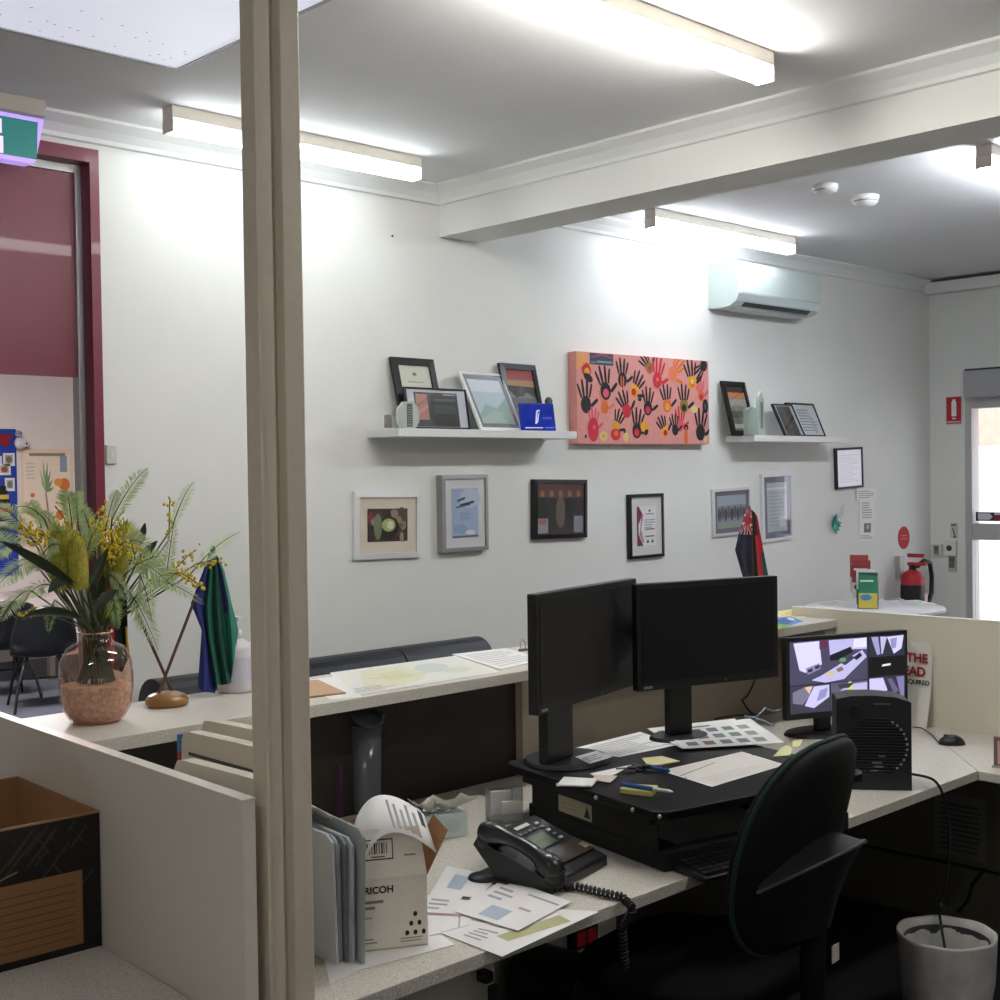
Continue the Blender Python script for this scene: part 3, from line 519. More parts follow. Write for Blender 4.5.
g = G(); g.box((RX-.03, .4, 0), (RX-.006, 2.88, DT-.031), m('#77715f', .6)); g.build('modesty_panel', t)
for x, y in ((LX+.05, 2.0), (RX-.08, .45), (2.95, 2.88), (RX-.08, 2.8)): g = G(); g.box((x-.03, y-.03, 0), (x+.03, y+.03, DT-.031), m('#4e4b46', .5)); g.build('leg', t)
# pedestal under the desk
t = thing('drawer_pedestal', 'grey drawer pedestal under the desk with keys in its lock', 'pedestal', (0, 0, 0)); PG = m('#bdb7ac', .5)
pxr = PY(492, 970, 2.04).x; pxm = PY(528, 970, 2.06).x
g = G(); g.box((pxr-.40, 2.05, .02), (pxr, 2.5, DT-.034), PG); g.build('cabinet', t)
for k, (a, b) in enumerate(((.05, .26), (.265, .475), (.48, DT-.036))): 
    g = G(); g.box((pxr-.398, 2.03, a), (pxr-.002, 2.0495, b), PG); dr = g.build('drawer', t, bevel=.002)
    if k == 2: g = G(); q = PY(483, 976, 2.02); g.box((q.x-.01, 2.0, q.z-.01), (q.x+.012, 2.0295, q.z+.012), BLK); g.tube([(q.x, 2.0, q.z), (q.x-.02, 1.995, q.z+.015), (q.x-.032, 1.998, q.z+.012)], .006, BLK); g.box((q.x-.004, 1.994, q.z-.05), (q.x+.018, 2.002, q.z-.015), BLK); g.build('lock_and_keys', dr)
    else: g = G(); g.box((pxr-.26, 2.018, b-.04), (pxr-.14, 2.0295, b-.03), SIL); g.build('handle', dr)
a = PY(581, 935, 2.54); t = thing('power_outlet', 'black desk power outlet with two red lit switches under the desk', 'power outlet', (a.x, 2.549, a.z))
g = G(); g.box((-.05, -.03, -.03), (.05, 0, .03), BLK); g.build('housing', t)
for s in (-.022, .022): g = G(); g.box((s-.017, -.034, -.02), (s+.017, -.0301, .02), m('#8a1616', .4, emit=.06)); g.build('rocker', t)

# ================================================================== bench in front with the archive box
t = thing('side_bench', 'speckled bench top in the corner under the archive box', 'bench')
g = G(); g.hexa([(-.6, .9, DT-.03), (lx(.9)-.002, .9, DT-.03), (lx(3.9)-.002, 3.9, DT-.03), (-.6, 3.9, DT-.03)], [(-.6, .9, DT), (lx(.9)-.002, .9, DT), (lx(3.9)-.002, 3.9, DT), (-.6, 3.9, DT)], TOP); g.build('worktop', t, bevel=.002)
for y in (1.1, 3.8): g = G(); g.box((-.55, y-.03, 0), (1.17, y, DT-.031), PANELW); g.build('support', t)
BRN = m('#94704c', .85, noise=.06, scale=40); BRI = m('#a07a52', .85, noise=.05, scale=30)
bx1, by0 = lx(2.535)-.002, 2.535; bh = PX(103, 812, bx1).z-DT; bx0, by1 = bx1-.42, PZ(13, 777, DT+bh).y
t = thing('archive_box', 'open cardboard archive box with black printed outside on the bench', 'box', (bx1, by0, DT), -.036)
W_, L_ = bx1-bx0, by1-by0
g = G(); th = .004
OUT = m('#17130f', .8)
for lo, hi in (((-W_, 0, 0), (0, th, bh)), ((-W_, L_-th, 0), (0, L_, bh)), ((-W_, th, 0), (-W_+th, L_-th, bh)), ((-th, th, 0), (0, L_-th, bh)), ((-W_+th, th, 0), (-th, L_-th, .004))): g.box(lo, hi, BRI)
g.build('carton', t)
g = G(); fn = lambda u, v, l: (-W_+W_*u, -l, bh*v); LN = m('#3a3128', .8); it = [('r',0,0,1,.985,OUT)]
rr = random.Random(3)
for _ in range(80):
    cu, cv, sz = rr.uniform(.03,.97), rr.uniform(.05,.95), rr.uniform(.03,.12); q = .008
    if rr.random() < .5: cu = rr.uniform(.45,.97)
    if cu < .9 and .07 < cv < .59: continue
    d_ = rr.choice((1, -1)); e = min(sz, .97-cu if d_ > 0 else 9, (.97-cv)/1.5, cu-.02, (cv-.03)/1.5)
    if e < .015: continue
    it.append(('p', [(cu-e, cv-e*1.5*d_), (cu-e+q, cv-e*1.5*d_-q*1.2), (cu+e, cv+e*1.5*d_-q*1.2), (cu+e-q, cv+e*1.5*d_)], LN))
    if rr.random() < .5 and e > .03: it.append(('p', [(cu, cv), (cu+q, cv+q), (cu+e*.5, cv-e*.75*d_), (cu+e*.5-q, cv-e*.75*d_-q)], LN))
g.art(fn, it); g.box((-W_-.0012, 0, 0), (-W_-.0001, L_, bh-.002), OUT); g.box((-W_, L_+.0001, 0), (0, L_+.0012, bh-.002), OUT); g.build('printed_face', t)
g = G(); g.art(fn, [('r',.0,.06,.90,.60,m('#8e6844',.85))]+[('r',.02,.12+.055*i,.86,.127+.055*i,m('#5e4128')) for i in range(8)]); 
for i in range(len(g.v)): g.v[i] = (g.v[i][0], g.v[i][1]-.005, g.v[i][2])
g.build('label_panel', t)
g = G(); g.art(lambda u, v, l: (-W_+W_*u, -.006-l, bh*v), [('p',[(.44,.63),(.45,.625),(.58,.68),(.575,.69)],m('#8a7156'))]); g.build('hand_slot', t)

# beige document holders standing behind the partition
BG_ = m('#d8d0c0', .6)
for k, (x0, y0, x1, y1, xx, lab) in enumerate(((174, 758, 262, 806, 1.30, 'beige upright document wallet nearest the partition edge'), (181, 730, 262, 766, 1.40, 'beige document wallet with a dark slot line and blue red tab'), (201, 719, 262, 746, 1.50, 'beige document wallet standing farthest behind the partition'))):
    a, b = PX(x0, y0, xx), PX(x1, y1, xx); t = thing('document_wallet', lab, 'document wallet', (xx, 0, DT))
    pr = [(b.y+.02, .02), (a.y, .02), (a.y, a.z-DT-.02), (a.y-.012, a.z-DT-.003), (a.y-.035, a.z-DT), (b.y+.02, a.z-DT+.004)]
    g = G(); g.prism(pr, lambda u, v: (-.0, u, v), lambda u, v: (.028, u, v), BG_); g.build('cover', t, bevel=.006, seg=3)
    g = G(); g.box((.003, b.y+.03, .012), (.025, a.y-.006, a.z-DT-.035), PAPER); g.build('papers', t)
    if k == 1:
        g = G(); zt = a.z-DT-.045; g.box((-.001, b.y+.025, zt-.004), (-.0002, a.y-.03, zt+.003), m('#4a4c55')); g.build('slot_line', t)
        g = G(); g.box((-.004, a.y+.001, zt+.0), (.02, a.y+.010, zt+.035), m('#3f7fb8')); g.box((-.004, a.y+.001, zt-.04), (.02, a.y+.010, zt-.0005), m('#b8323a')); g.build('index_tab', t)
# ================================================================== flat papers laid on surfaces
def flat(name, label, cat, px, z, art=(), mt=None, th=.001, group=None, parent=None):
    """sheet lying at height z; corners in the photo: far left, far right, near right, near left"""
    P = [PZ(*p, z) for p in px]; c = sum(P, Vector())/4; Q = [p-c for p in P]
    bl = lambda u, v, l: (Q[3]*(1-u)*(1-v)+Q[2]*u*(1-v)+Q[0]*(1-u)*v+Q[1]*u*v)+Vector((0, 0, th+l))
    g = G(); g.hexa([Q[3], Q[2], Q[1], Q[0]], [q+Vector((0, 0, th)) for q in (Q[3], Q[2], Q[1], Q[0])], mt or PAPER); g.art(bl, art)
    o = g.build(name, None, Matrix.Translation(c)); return tag(o, label, cat, group)
def lines(u0, v0, u1, v1, n, c=INKL): return ('l', u0, v0, u1, v1, n, c)
cz_ = CT+.0006
flat('map', 'wide pale yellow printed map spread on the counter beside the post', 'map', [(330,673),(455,656),(500,672),(352,696)], cz_, [('r',.02,.03,.98,.97,m('#e6e7de')),('p',[(.1,.1),(.35,.08),(.5,.2),(.62,.5),(.5,.85),(.2,.9)],m('#e0e0c4')),('p',[(.3,.3),(.5,.35),(.45,.7),(.28,.65)],m('#d8d8b2')),('c',.68,.6,.12,.22,m('#cdd6cf')),('c',.8,.35,.1,.14,m('#d9dccb')),('p',[(.2,.5),(.8,.36),(.8,.37),(.2,.52)],m('#c4bda0')),lines(.04,.05,.3,.25,4)])
flat('leaflet', 'white folded leaflet lying on the counter between the map and the monitors', 'leaflet', [(452,655),(505,649),(545,660),(500,670)], cz_, [lines(.1,.1,.9,.9,8,m('#c9c9c6'))], th=.003)
flat('leaflet', 'pale blank sheet on the counter tucked under the map edge by the post', 'leaflet', [(302,681),(338,676),(362,697),(330,700)], cz_-.0004)
flat('folder', 'orange brown paper folder on the counter right beside the post', 'folder', [(296,683),(318,681),(346,694),(303,699)], cz_, [('r',.03,.03,.97,.97,m('#c8a07c'))], mt=m('#a07d5c'), th=.004)
a = PZ(528, 651, CT); t = thing('bulldog_clip', 'tiny metal clip on the counter edge beside the left dark monitor', 'clip', (PZ(523, 651, CT).x, PZ(523, 651, CT).y, CT))
g = G(); g.tube([(-.012, 0, .002), (-.012, 0, .03), (0, 0, .04), (.012, 0, .03), (.012, 0, .002)], .0025, SIL, 6); g.box((-.016, -.006, 0), (.016, .006, .008), m('#6d6c68', .4, .6)); g.build('body', t)
flat('brochure', 'yellow brochure lying on the counter end by the cream partition', 'brochure', [(772,612),(812,607),(838,612),(785,620)], cz_, [('r',.02,.05,.98,.95,m('#e0d48a')),('c',.4,.5,.25,.3,m('#d8c24e')),lines(.7,.1,.95,.9,5)])
flat('brochure', 'blue and green brochure lying on the counter behind the right dark monitor', 'brochure', [(768,618),(790,616),(806,622),(770,632)], cz_+.0012, [('r',.02,.05,.98,.95,m('#5f8fc4')),('c',.5,.5,.3,.3,m('#2f5f9c')),('p',[(0,0),(.6,0),(.2,.5)],m('#8cb04e')),('c',.8,.6,.1,.2,m('#d9dde4'))])
flat('leaflet', 'white leaflet half under the yellow brochure on the counter end', 'leaflet', [(800,608),(822,606),(846,611),(822,615)], cz_-.0004, [lines(.1,.1,.9,.9,6)])

# ================================================================== vase of native flowers
vb = PZ(97, 721, CT); VX, VY = vb.x, vb.y
t = thing('vase', 'pink tinted rounded glass vase on the counter end', 'vase', (VX, VY, CT)); VG = glass('pink_glass', '#f4dcd0', .30)
prof = [(.0, .001), (.050, .001), (.068, .010), (.082, .035), (.089, .08), (.090, .12), (.086, .155), (.070, .185), (.048, .197), (.040, .203), (.038, .214), (.042, .222)]
g = G(); g.lathe(prof, VG, n=48); g.build('body', t)
g = G(); g.tube([(.042*math.cos(2*PI*i/36), .042*math.sin(2*PI*i/36), .223) for i in range(37)], .002, m('#e0a890', .15, coat=1.), 6, False)
g.tube([(.055*math.cos(2*PI*i/36), .055*math.sin(2*PI*i/36), .005) for i in range(37)], .004, m('#c98570', .15, coat=1.), 6, False); g.build('rim', t)
g = G(); g.lathe([(0, .004), (.047, .004), (.064, .012), (.078, .036), (.0845, .075), (.0848, .092), (.06, .097), (.03, .094), (0, .096)], m('#dccdbb', .9, noise=.3, scale=90, bump=.5), n=40)
rr = random.Random(5); 
for _ in range(170):
    a = rr.uniform(0, 2*PI); z = rr.uniform(.03, .092); R = {0: .070, 1: .0745, 2: .0775}.get(int((z-.03)/.02), .078) if z < .088 else rr.uniform(.0, .076)
    g.ball((R*math.cos(a), R*math.sin(a), z), rr.uniform(.004, .0075), m(rr.choice(('#e0d0bc','#d0bca4','#bfa88e','#e6dac8')), .9), 6, (1, 1, .8))
o = g.build('vase_filler', None, Matrix.Translation((VX, VY, CT))); tag(o, 'bark coloured pebbles filling the bottom of the pink vase', 'pebbles', kind='stuff')
NECK = Vector((VX, VY, CT+.21)); BOT = Vector((VX, VY, CT+.10))
GRN1, GRN2, GRN3 = m('#cde2a8', .6), m('#d6e6ba', .6), m('#b9d892', .6); STEM = m('#4b5a34', .6); DKL = m('#27361f', .45); YEL = m('#e0c832', .7)
def bez(a, b, c, n):
    return [a*(1-t)**2+b*2*t*(1-t)+c*t*t for t in [i/n for i in range(n+1)]]
def stem_path(tip, bend=.06, n=10, k=0):
    rr = random.Random(int(tip.x*1e4)+k); a = 2*PI*rr.random(); b0 = BOT+Vector((.045*math.cos(a), .045*math.sin(a), 0)); nk = NECK+Vector((rr.uniform(-.022, .022), rr.uniform(-.022, .022), 0))
    mid = nk+(tip-nk)*.45+Vector((0, 0, bend)); return [b0, (b0+nk)/2]+bez(nk, mid, tip, n)
def leaflets(g, path, i0, wid, mt, side=None, n=2, droop=.35, cw=.12):
    L = len(path)
    for i in range(i0, L-1):
        for s in range(n):
            f = s/n; p = path[i].lerp(path[i+1], f); tdir = (path[i+1]-path[i]).normalized(); sd = tdir.cross(side or FWD).normalized()
            q = (i+f-i0)/(L-1-i0); wl = wid*(math.sin(PI*min(1, q*.86+.14))**.7)
            for sg in (-1, 1):
                e = p+(sd*sg*.8+tdir*.65).normalized()*wl+Vector((random.uniform(-.1,.1)*wl, random.uniform(-.35,.35)*wl, -droop*wl*random.uniform(.2, .8)))
                md = p.lerp(e, .5); nn = tdir*wl*cw
                g.add([p, md-nn, e, md+nn], [(0, 1, 2, 3)], mt)
def frond(px, base, tip, Yt, wid, label, mt=GRN1, bend=.03, group='feathery fern fronds in the vase'):
    b, e = PY(*base, VY+(Yt-VY)*.4), PY(*tip, Yt); t = thing('fern_frond', label, 'fern', (0, 0, 0), 0, group)
    sp = stem_path(b, .0, 6); fr = bez(b, b.lerp(e, .5)+Vector((0, 0, bend)), e, 12)
    g = G(); g.tube(sp+fr[1:], [.0022]*len(sp)+[.0018-.0012*i/12 for i in range(1, 13)], STEM, 5); g.build('stem', t)
    g = G(); leaflets(g, fr, 0, wid, mt, n=5, cw=.055); g.build('leaf', t)
FR_ = [((112,520),(148,468),2.95,.030,'tall fern frond with a curled tip reaching above the bouquet', GRN1), ((106,528),(118,490),2.98,.022,'short pale fern frond beside the tall curled one', GRN2),
 ((172,528),(194,482),3.02,.024,'upright pale fern frond beside the single yellow wattle spike', GRN2), ((190,575),(240,532),3.0,.026,'fern frond reaching past the flag top toward the post', GRN2),
 ((130,560),(176,590),2.92,.040,'fern frond drooping over the crossed flag poles', GRN1), ((128,590),(158,650),2.95,.036,'drooping fern frond hanging beside the crossed poles', GRN2), ((140,575),(152,620),2.88,.034,'bushy fern frond hanging below the yellow wattle', GRN1),
 ((165,590),(175,520),2.93,.024,'slim fern frond rising beside the dark pointed leaf', GRN1), ((150,580),(205,605),2.9,.022,'fern frond crossing in front of the blue flag', GRN2), ((72,525),(66,490),2.95,.034,'fern frond standing in front of the fruit poster', GRN3),
 ((78,525),(76,492),3.05,.03,'fern frond behind the tallest olive banksia', GRN1), ((45,520),(14,508),2.9,.026,'fern frond pointing at the blue pin board', GRN1), ((40,545),(-14,530),2.9,.034,'broad fern frond leaving the picture beside the pin board', GRN1),
 ((38,560),(-6,590),2.88,.036,'fern frond drooping toward the black chairs', GRN1), ((30,590),(0,622),2.9,.030,'low fern frond hanging over the black chair back', GRN2), ((55,600),(48,634),2.86,.022,'small fern tuft hanging in front of the second black chair', GRN3),
 ((100,560),(95,520),3.05,.034,'fern frond between the two olive banksias', GRN3), ((120,545),(150,548),2.87,.036,'pale fern frond spread below the yellow wattle cluster', GRN2), ((40,560),(60,545),2.86,.03,'fern frond below the olive banksia, over the table', GRN2),
 ((110,590),(118,630),2.87,.026,'fern frond hanging over the vase neck', GRN3), ((30,535),(-8,505),3.02,.03,'thin fern frond crossing the striped ornament', GRN1), ((42,530),(30,502),3.05,.026,'fern frond behind the yellow wattle above the table', GRN2)]
FR_ += [((58,540),(40,512),2.98,.03,'fern frond between the pin board and the tallest banksia', GRN2), ((95,550),(80,505),3.04,.032,'fern frond standing behind the olive banksias, over the poster', GRN2), ((85,560),(98,528),2.86,.028,'fern frond in front between the two olive banksias', GRN1),
 ((120,570),(140,530),2.94,.032,'fern frond behind the dark upright leaf tip', GRN2), ((125,575),(168,556),2.9,.034,'fern frond stretched toward the yellow wattle on the flag side', GRN1), ((60,575),(20,560),2.9,.036,'wide fern frond low beside the pin board', GRN2), ((50,585),(24,602),2.86,.03,'fern frond curling over the pale table cloth', GRN1),
 ((150,585),(180,575),2.95,.026,'fern frond under the yellow wattle by the flag poles', GRN2), ((108,575),(128,600),2.86,.03,'fern frond spread above the vase neck', GRN2), ((70,560),(52,522),2.87,.03,'fern frond overlapping the large olive banksia', GRN3), ((20,545),(-12,560),2.92,.034,'fern frond sweeping out of the picture above the chairs', GRN1)]
for i, a in enumerate(FR_): frond(i, *a)
def banksia(px, top, bot, Y, r, label):
    a, b = PY(*bot, Y), PY(*top, Y); t = thing('banksia_flower', label, 'flower'); ax = b-a; g = G()
    g.tube(stem_path(a, .0, 6), .0035, STEM, 6); g.build('stem', t)
    A = m('#b3ac42', .75, noise=.25, scale=150); A2 = m('#d2ca62', .75); A3 = m('#a29c40', .8); g = G(); side = ax.cross(FWD).normalized(); bk = side.cross(ax).normalized(); L = ax.length
    g.tube([a+ax*k for k in (0, .06, .3, .7, .92, 1)], [r*.45, r*.7, r*.8, r*.78, r*.6, r*.2], A, 18)
    for i in range(900):
        z = random.random(); an = random.uniform(0, 2*PI); rad = r*(.78 if z < .9 else .6*(1.05-z)/.15+.2); d = side*math.cos(an)+bk*math.sin(an); p = a+ax*z+d*rad*.9
        e = p+d*r*.28+ax.normalized()*r*random.uniform(.25, .6); n_ = ax.cross(d).normalized()*.0009; g.add([p-n_, p+n_, e], [(0, 1, 2)], random.choice((A2, A3, A)))
    g.build('flower_head', t)
banksia((0,0), (61,526), (66,589), 2.93, .042, 'large olive banksia flower head in front of the poster')
banksia((0,0), (127,524), (114,583), 3.0, .036, 'olive banksia flower head behind the yellow wattle cluster')
banksia((0,0), (76,536), (80,590), 2.87, .028, 'slim olive banksia head tucked against the largest one')
def wattle(base, tip, Y, n, spread, label, r=.0046):
    b, e = PY(*base, Y), PY(*tip, Y); t = thing('wattle_sprig', label, 'flower', group='yellow wattle sprigs in the vase')
    g = G(); sp = stem_path(b, .0, 6)+bez(b, b.lerp(e, .5)+Vector((0, 0, .01)), e, 6)[1:]; g.tube(sp, .0016, STEM, 5); g.build('stem', t); g = G()
    for i in range(int(n*1.7)):
        p = b.lerp(e, random.uniform(.02, 1.05))+Vector([random.gauss(0, spread) for _ in range(3)]); g.ball(p, r*random.uniform(.7, 1.15), random.choice((YEL, YEL, m('#d0b52a', .7), m('#e0c93c', .7))), 6)
    g.build('blossom', t)
for a in (((92,545),(104,512),2.93,26,.011,'yellow wattle cluster against the maroon door jamb'), ((112,560),(112,532),2.88,46,.013,'largest yellow wattle cluster in the middle of the bouquet'), ((136,565),(132,545),2.86,14,.009,'yellow wattle tuft beside the dark pointed leaf'),
  ((52,540),(18,528),2.9,34,.011,'yellow wattle cluster beside the pin board'), ((100,545),(125,510),3.0,10,.006,'thin yellow wattle tip above the olive banksia', .004), ((169,540),(170,498),3.02,14,.005,'single upright yellow wattle spike against the wall', .0045),
  ((170,575),(196,550),2.98,22,.008,'yellow wattle sprig below the flag top'), ((178,572),(202,588),2.95,24,.008,'yellow wattle sprig over the blue flag cloth'), ((196,564),(222,563),2.97,14,.005,'yellow wattle buds across the flag top', .0042), ((40,610),(14,618),2.9,10,.006,'small yellow wattle bit above the chair', .0042), ((74,535),(55,506),3.0,8,.006,'few yellow wattle buds before the poster', .0042)): wattle(*a)
def leaf(base, tip, Y, wd, label, bend=.02, mt=DKL):
    b, e = PY(*base, Y), PY(*tip, Y); t = thing('strap_leaf', label, 'leaf', group='dark strap leaves in the vase'); g = G(); n = 10
    sp = stem_path(b, .0, 6); g.tube(sp, .0025, STEM, 5); g.build('stem', t); g = G(); c = bez(b, b.lerp(e, .5)+Vector((0, 0, bend)), e, n); sd = (e-b).cross(FWD).normalized(); vs = []
    for i, p in enumerate(c): wv = wd*math.sin(PI*(.08+.90*i/n))**.8; vs += [p-sd*wv, p+FWD*.006, p+sd*wv]
    fs = [f for i in range(n) for f in ((3*i, 3*i+1, 3*i+4, 3*i+3), (3*i+1, 3*i+2, 3*i+5, 3*i+4))]; g.add(vs, fs, mt, True); g.build('blade', t)
for a in (((78,588),(0,541),2.86,.012,'long dark leaf arching over the white table',.015), ((80,618),(22,618),2.86,.011,'low dark leaf stretching over the black chair',.03), ((88,590),(108,548),2.86,.011,'dark leaf rising behind the vase neck',.0), ((92,600),(126,560),3.0,.015,'broad dark green leaf at the heart of the bouquet',.02),
  ((138,560),(157,541),2.95,.011,'short dark pointed leaf beside the yellow wattle',.0), ((140,545),(145,523),2.97,.009,'dark upright leaf tip above the pointed leaf',.0), ((66,582),(48,593),2.86,.012,'dark leaf curling under the large banksia',.02), ((95,610),(118,590),2.86,.012,'dark folded leaf above the vase neck',.015)): leaf(*a)

# ================================================================== crossed flags and the bottle
fb = PZ(167, 703, CT+.006); FX, FY = fb.x, fb.y; WD = m('#9a6b34', .35, noise=.12, scale=40, coat=.4)
t = thing('table_flag_stand', 'wooden stand with two crossed poles and blue green flag on the counter', 'flag stand', (0, 0, 0))
g = G(); g.lathe([(0, .0005), (.050, .0005), (.056, .006), (.057, .016), (.048, .028), (.03, .035), (0, .037)], WD, (FX, FY, CT), 36); g.build('base', t)
POLE = m('#5e3f2a', .4)
pa, pb = Vector((FX-.028, FY, CT+.026)), PY(213, 552, FY+.02); qa, qb = Vector((FX+.026, FY+.012, CT+.026)), PY(107, 545, FY+.05)
g = G(); g.tube([pa, pb], .0042, POLE, 8); g.ball(pb+Vector((0, 0, .006)), .008, m('#123c33', .4), 8, (1, 1, 1.6)); g.build('pole', t)
g = G(); g.tube([qa, qb], .0042, POLE, 8); g.build('pole', t)
def cloth(rows, Y, cols, wave, parent, name='flag', rs=3, sub=3, ph=0.):
    """rows: list of pixel x lists down the cloth with pixel y; wave = fold depth"""
    g = G(); vs = []; nc = len(rows[0]); fine = []
    for r in rows:
        o = []
        for i in range(nc-1):
            for s in range(sub): f = s/sub; o.append((r[i][0]*(1-f)+r[i+1][0]*f, r[i][1]*(1-f)+r[i+1][1]*f))
        o.append(r[-1]); fine.append(o)
    W = len(fine[0]); big = []
    for k in range(len(fine)-1):
        for s in range(rs):
            f = s/rs; big.append([(a[0]*(1-f)+b[0]*f, a[1]*(1-f)+b[1]*f) for a, b in zip(fine[k], fine[k+1])])
    big.append(fine[-1]); R = len(big)
    for k, r in enumerate(big):
        for i, p in enumerate(r): vs.append(PY(*p, Y+wave*(.25+.75*k/R)*math.cos(PI*i/sub+ph)))
    for layer in (0, 1): pass
    for k in range(R-1):
        for i in range(W-1):
            a = k*W+i; mt = cols(k/(R-1), i/(W-1))
            g.add([vs[a], vs[a+1], vs[a+W+1], vs[a+W]], [(0, 1, 2, 3)], mt, False)
    o = g.build(name, parent); s = o.modifiers.new('cloth', 'SOLIDIFY'); s.thickness = .0012; return o
BL, GR, GD = m('#25307a', .8), m('#12614f', .8), m('#0c4439', .8)
pals = [BL, BL, GD, GR, GD, GD, m('#2b2668', .8), m('#1f7862', .8)]
def cf(v, u):
    i = min(7, int(u*8))
    if v > .93: return m('#1c7d74', .8)
    if i == 6 and v > .55: return GR
    return pals[i]
cloth([[(209+1.0*i, 552+abs(i-4)*.6) for i in range(9)], [(203,572),(205,573),(207,573),(210,573),(213,573),(216,573),(219,573),(222,572),(224,571)], [(191,603),(196,606),(203,609),(207,606),(212,605),(217,605),(222,604),(228,602),(231,602)],
       [(202,630),(204,632),(206,634),(209,634),(214,634),(219,634),(224,634),(231,631),(238,630)], [(198,687),(204,692),(215,693),(217,685),(222,685),(227,684),(231,682),(233,665),(236,645)]], FY+.01, cf, .012, t)
KB, RD, YE = m('#15130f', .8), m('#9e1c22', .8), m('#d8b21e', .8)
cloth([[(104,552),(107,550),(111,552),(114,554)], [(104,592),(110,596),(118,598),(127,600)], [(102,628),(110,634),(122,640),(128,640)], [(102,650),(110,668),(122,672),(130,655)]], FY+.055, lambda v, u: (YE if .28 < v < .5 and u < .35 else RD if u < .34 else (YE if u > .86 and v > .55 else KB)), .01, t)
a = PZ(224, 692, CT); a.y = 3.105; t = thing('sanitiser_bottle', 'white plastic bottle on the counter behind the blue and green flag', 'bottle', (a.x+.03, a.y+.03, CT))
g = G(); g.lathe([(0, .0005), (.047, .0005), (.050, .006), (.050, .12), (.044, .135), (.022, .148), (.018, .15), (0, .15)], m('#d9d6da', .35), n=36); g.build('body', t)
g = G(); g.lathe([(.016, .1505), (.020, .152), (.020, .172), (.008, .176), (.006, .2), (0, .2)], m('#e6e4e6', .35), n=24); g.box((-.012, -.035, .2), (.012, .012, .212), m('#e6e4e6', .35)); g.build('pump', t)
g = G(); g.lathe([(.0503, .03), (.0503, .1)], m('#c9c8d4', .5), n=36); g.build('label', t)
# flags behind the right hand monitor
t = thing('table_flag_stand', 'small stand behind the twin monitors with dark blue and red black flags', 'flag stand'); Y2 = 3.02
bx = PY(752, 600, Y2).x
g = G(); g.lathe([(0, .0005), (.045, .0005), (.05, .01), (.04, .026), (0, .03)], WD, (bx, Y2, CT), 30); g.build('base', t)
for s, px in ((-.02, (749.5, 506)), (.02, (751, 510))): g = G(); g.tube([Vector((bx+s, Y2, CT+.02)), PY(*px, Y2)], .0035, POLE, 6); g.build('pole', t)
NV, UJ = m('#232238', .8), m('#b3343e', .8); GY = m('#2a2b3a', .8)
def au(v, u):
    if v < .44:
        p, q = u, v/.44; d = min(abs(p-q), abs(p+q-1), abs(p-.5), abs(q-.5)*.8); WJ = m('#c9c4cc', .8)
        return UJ if d < .09 else WJ if d < .15 else NV
    return GY if u > .5 and v > .5 else NV
cloth([[(745.5,507),(747,506),(749,506),(751,508)], [(743,520),(746,520),(749,521),(752,522)], [(738,536),(742,537),(747,537),(752,537)], [(735,550),(740,553),(746,553),(752,553)], [(743,578),(746,580),(749,580),(753,580)]], Y2-.006, au, .008, t, sub=6, rs=7)
cloth([[(750,510),(752,510),(755,513),(757,516)], [(751,535),(754,535),(758,536),(761,538)], [(752,580),(757,580),(762,580),(769,580)]], Y2+.008, lambda v, u: KB if u < .38 else (m('#1d5c52', .8) if u > .72 and v > .62 else m('#c0232c', .8) if v > .35 or u > .6 else KB), .006, t, sub=4)
# ================================================================== things on the desk
dz = DT+.0006
a = PZ(367, 812, DT); t = thing('plastic_cup', 'tall smoky clear plastic cylinder with a lid under the counter', 'container', (a.x, a.y, DT)); r = (PZ(384, 812, DT)-PZ(350, 812, DT)).length/2*.92; h = PY(367, 722, a.y).z-DT
SM = glass('smoky_plastic', '#8b929c', .3, .45, .15)
g = G(); g.lathe([(0, .001), (r*.86, .001), (r*.9, .01), (r, h*.98), (r*.96, h*.98), (r*.86, .012)], SM, n=40); g.build('body', t)
g = G(); g.T = Matrix.Translation((0, -r, h*.965)) @ Matrix.Rotation(.45, 4, 'X') @ Matrix.Translation((0, r, -h*.965)); g.lathe([(r*1.06, h*.965), (r*1.09, h*.985), (r*1.09, h), (r*.9, h+.004), (0, h+.004)], m('#4a4e54', .25, coat=.5), n=40); g.box((r*.7, -.012, h*.985), (r*1.28, .012, h+.002), m('#4a4e54', .25, coat=.5)); g.build('lid', t)
g = G(); g.lathe([(0, .0125), (r*.84, .0125), (r*.9, h*.52), (0, h*.52)], m('#7d7a70', .8), n=30); g.build('contents', t)
a = PZ(340, 815, DT); t = thing('box', 'narrow purple and cream carton standing beside the smoky cylinder', 'box', (a.x, a.y, DT), .4); h = PY(340, 763, a.y).z-DT
g = G(); g.box((-.035, -.02, .0005), (.012, .05, h), m('#4c2f45', .6)); g.build('carton', t, bevel=.001)
g = G(); g.box((.0122, -.018, .02), (.0128, .03, h*.72), m('#a39b82', .7)); g.box((.0122, -.018, h*.76), (.0128, .04, h*.98), m('#5c3a5c', .7)); g.build('printed_face', t)
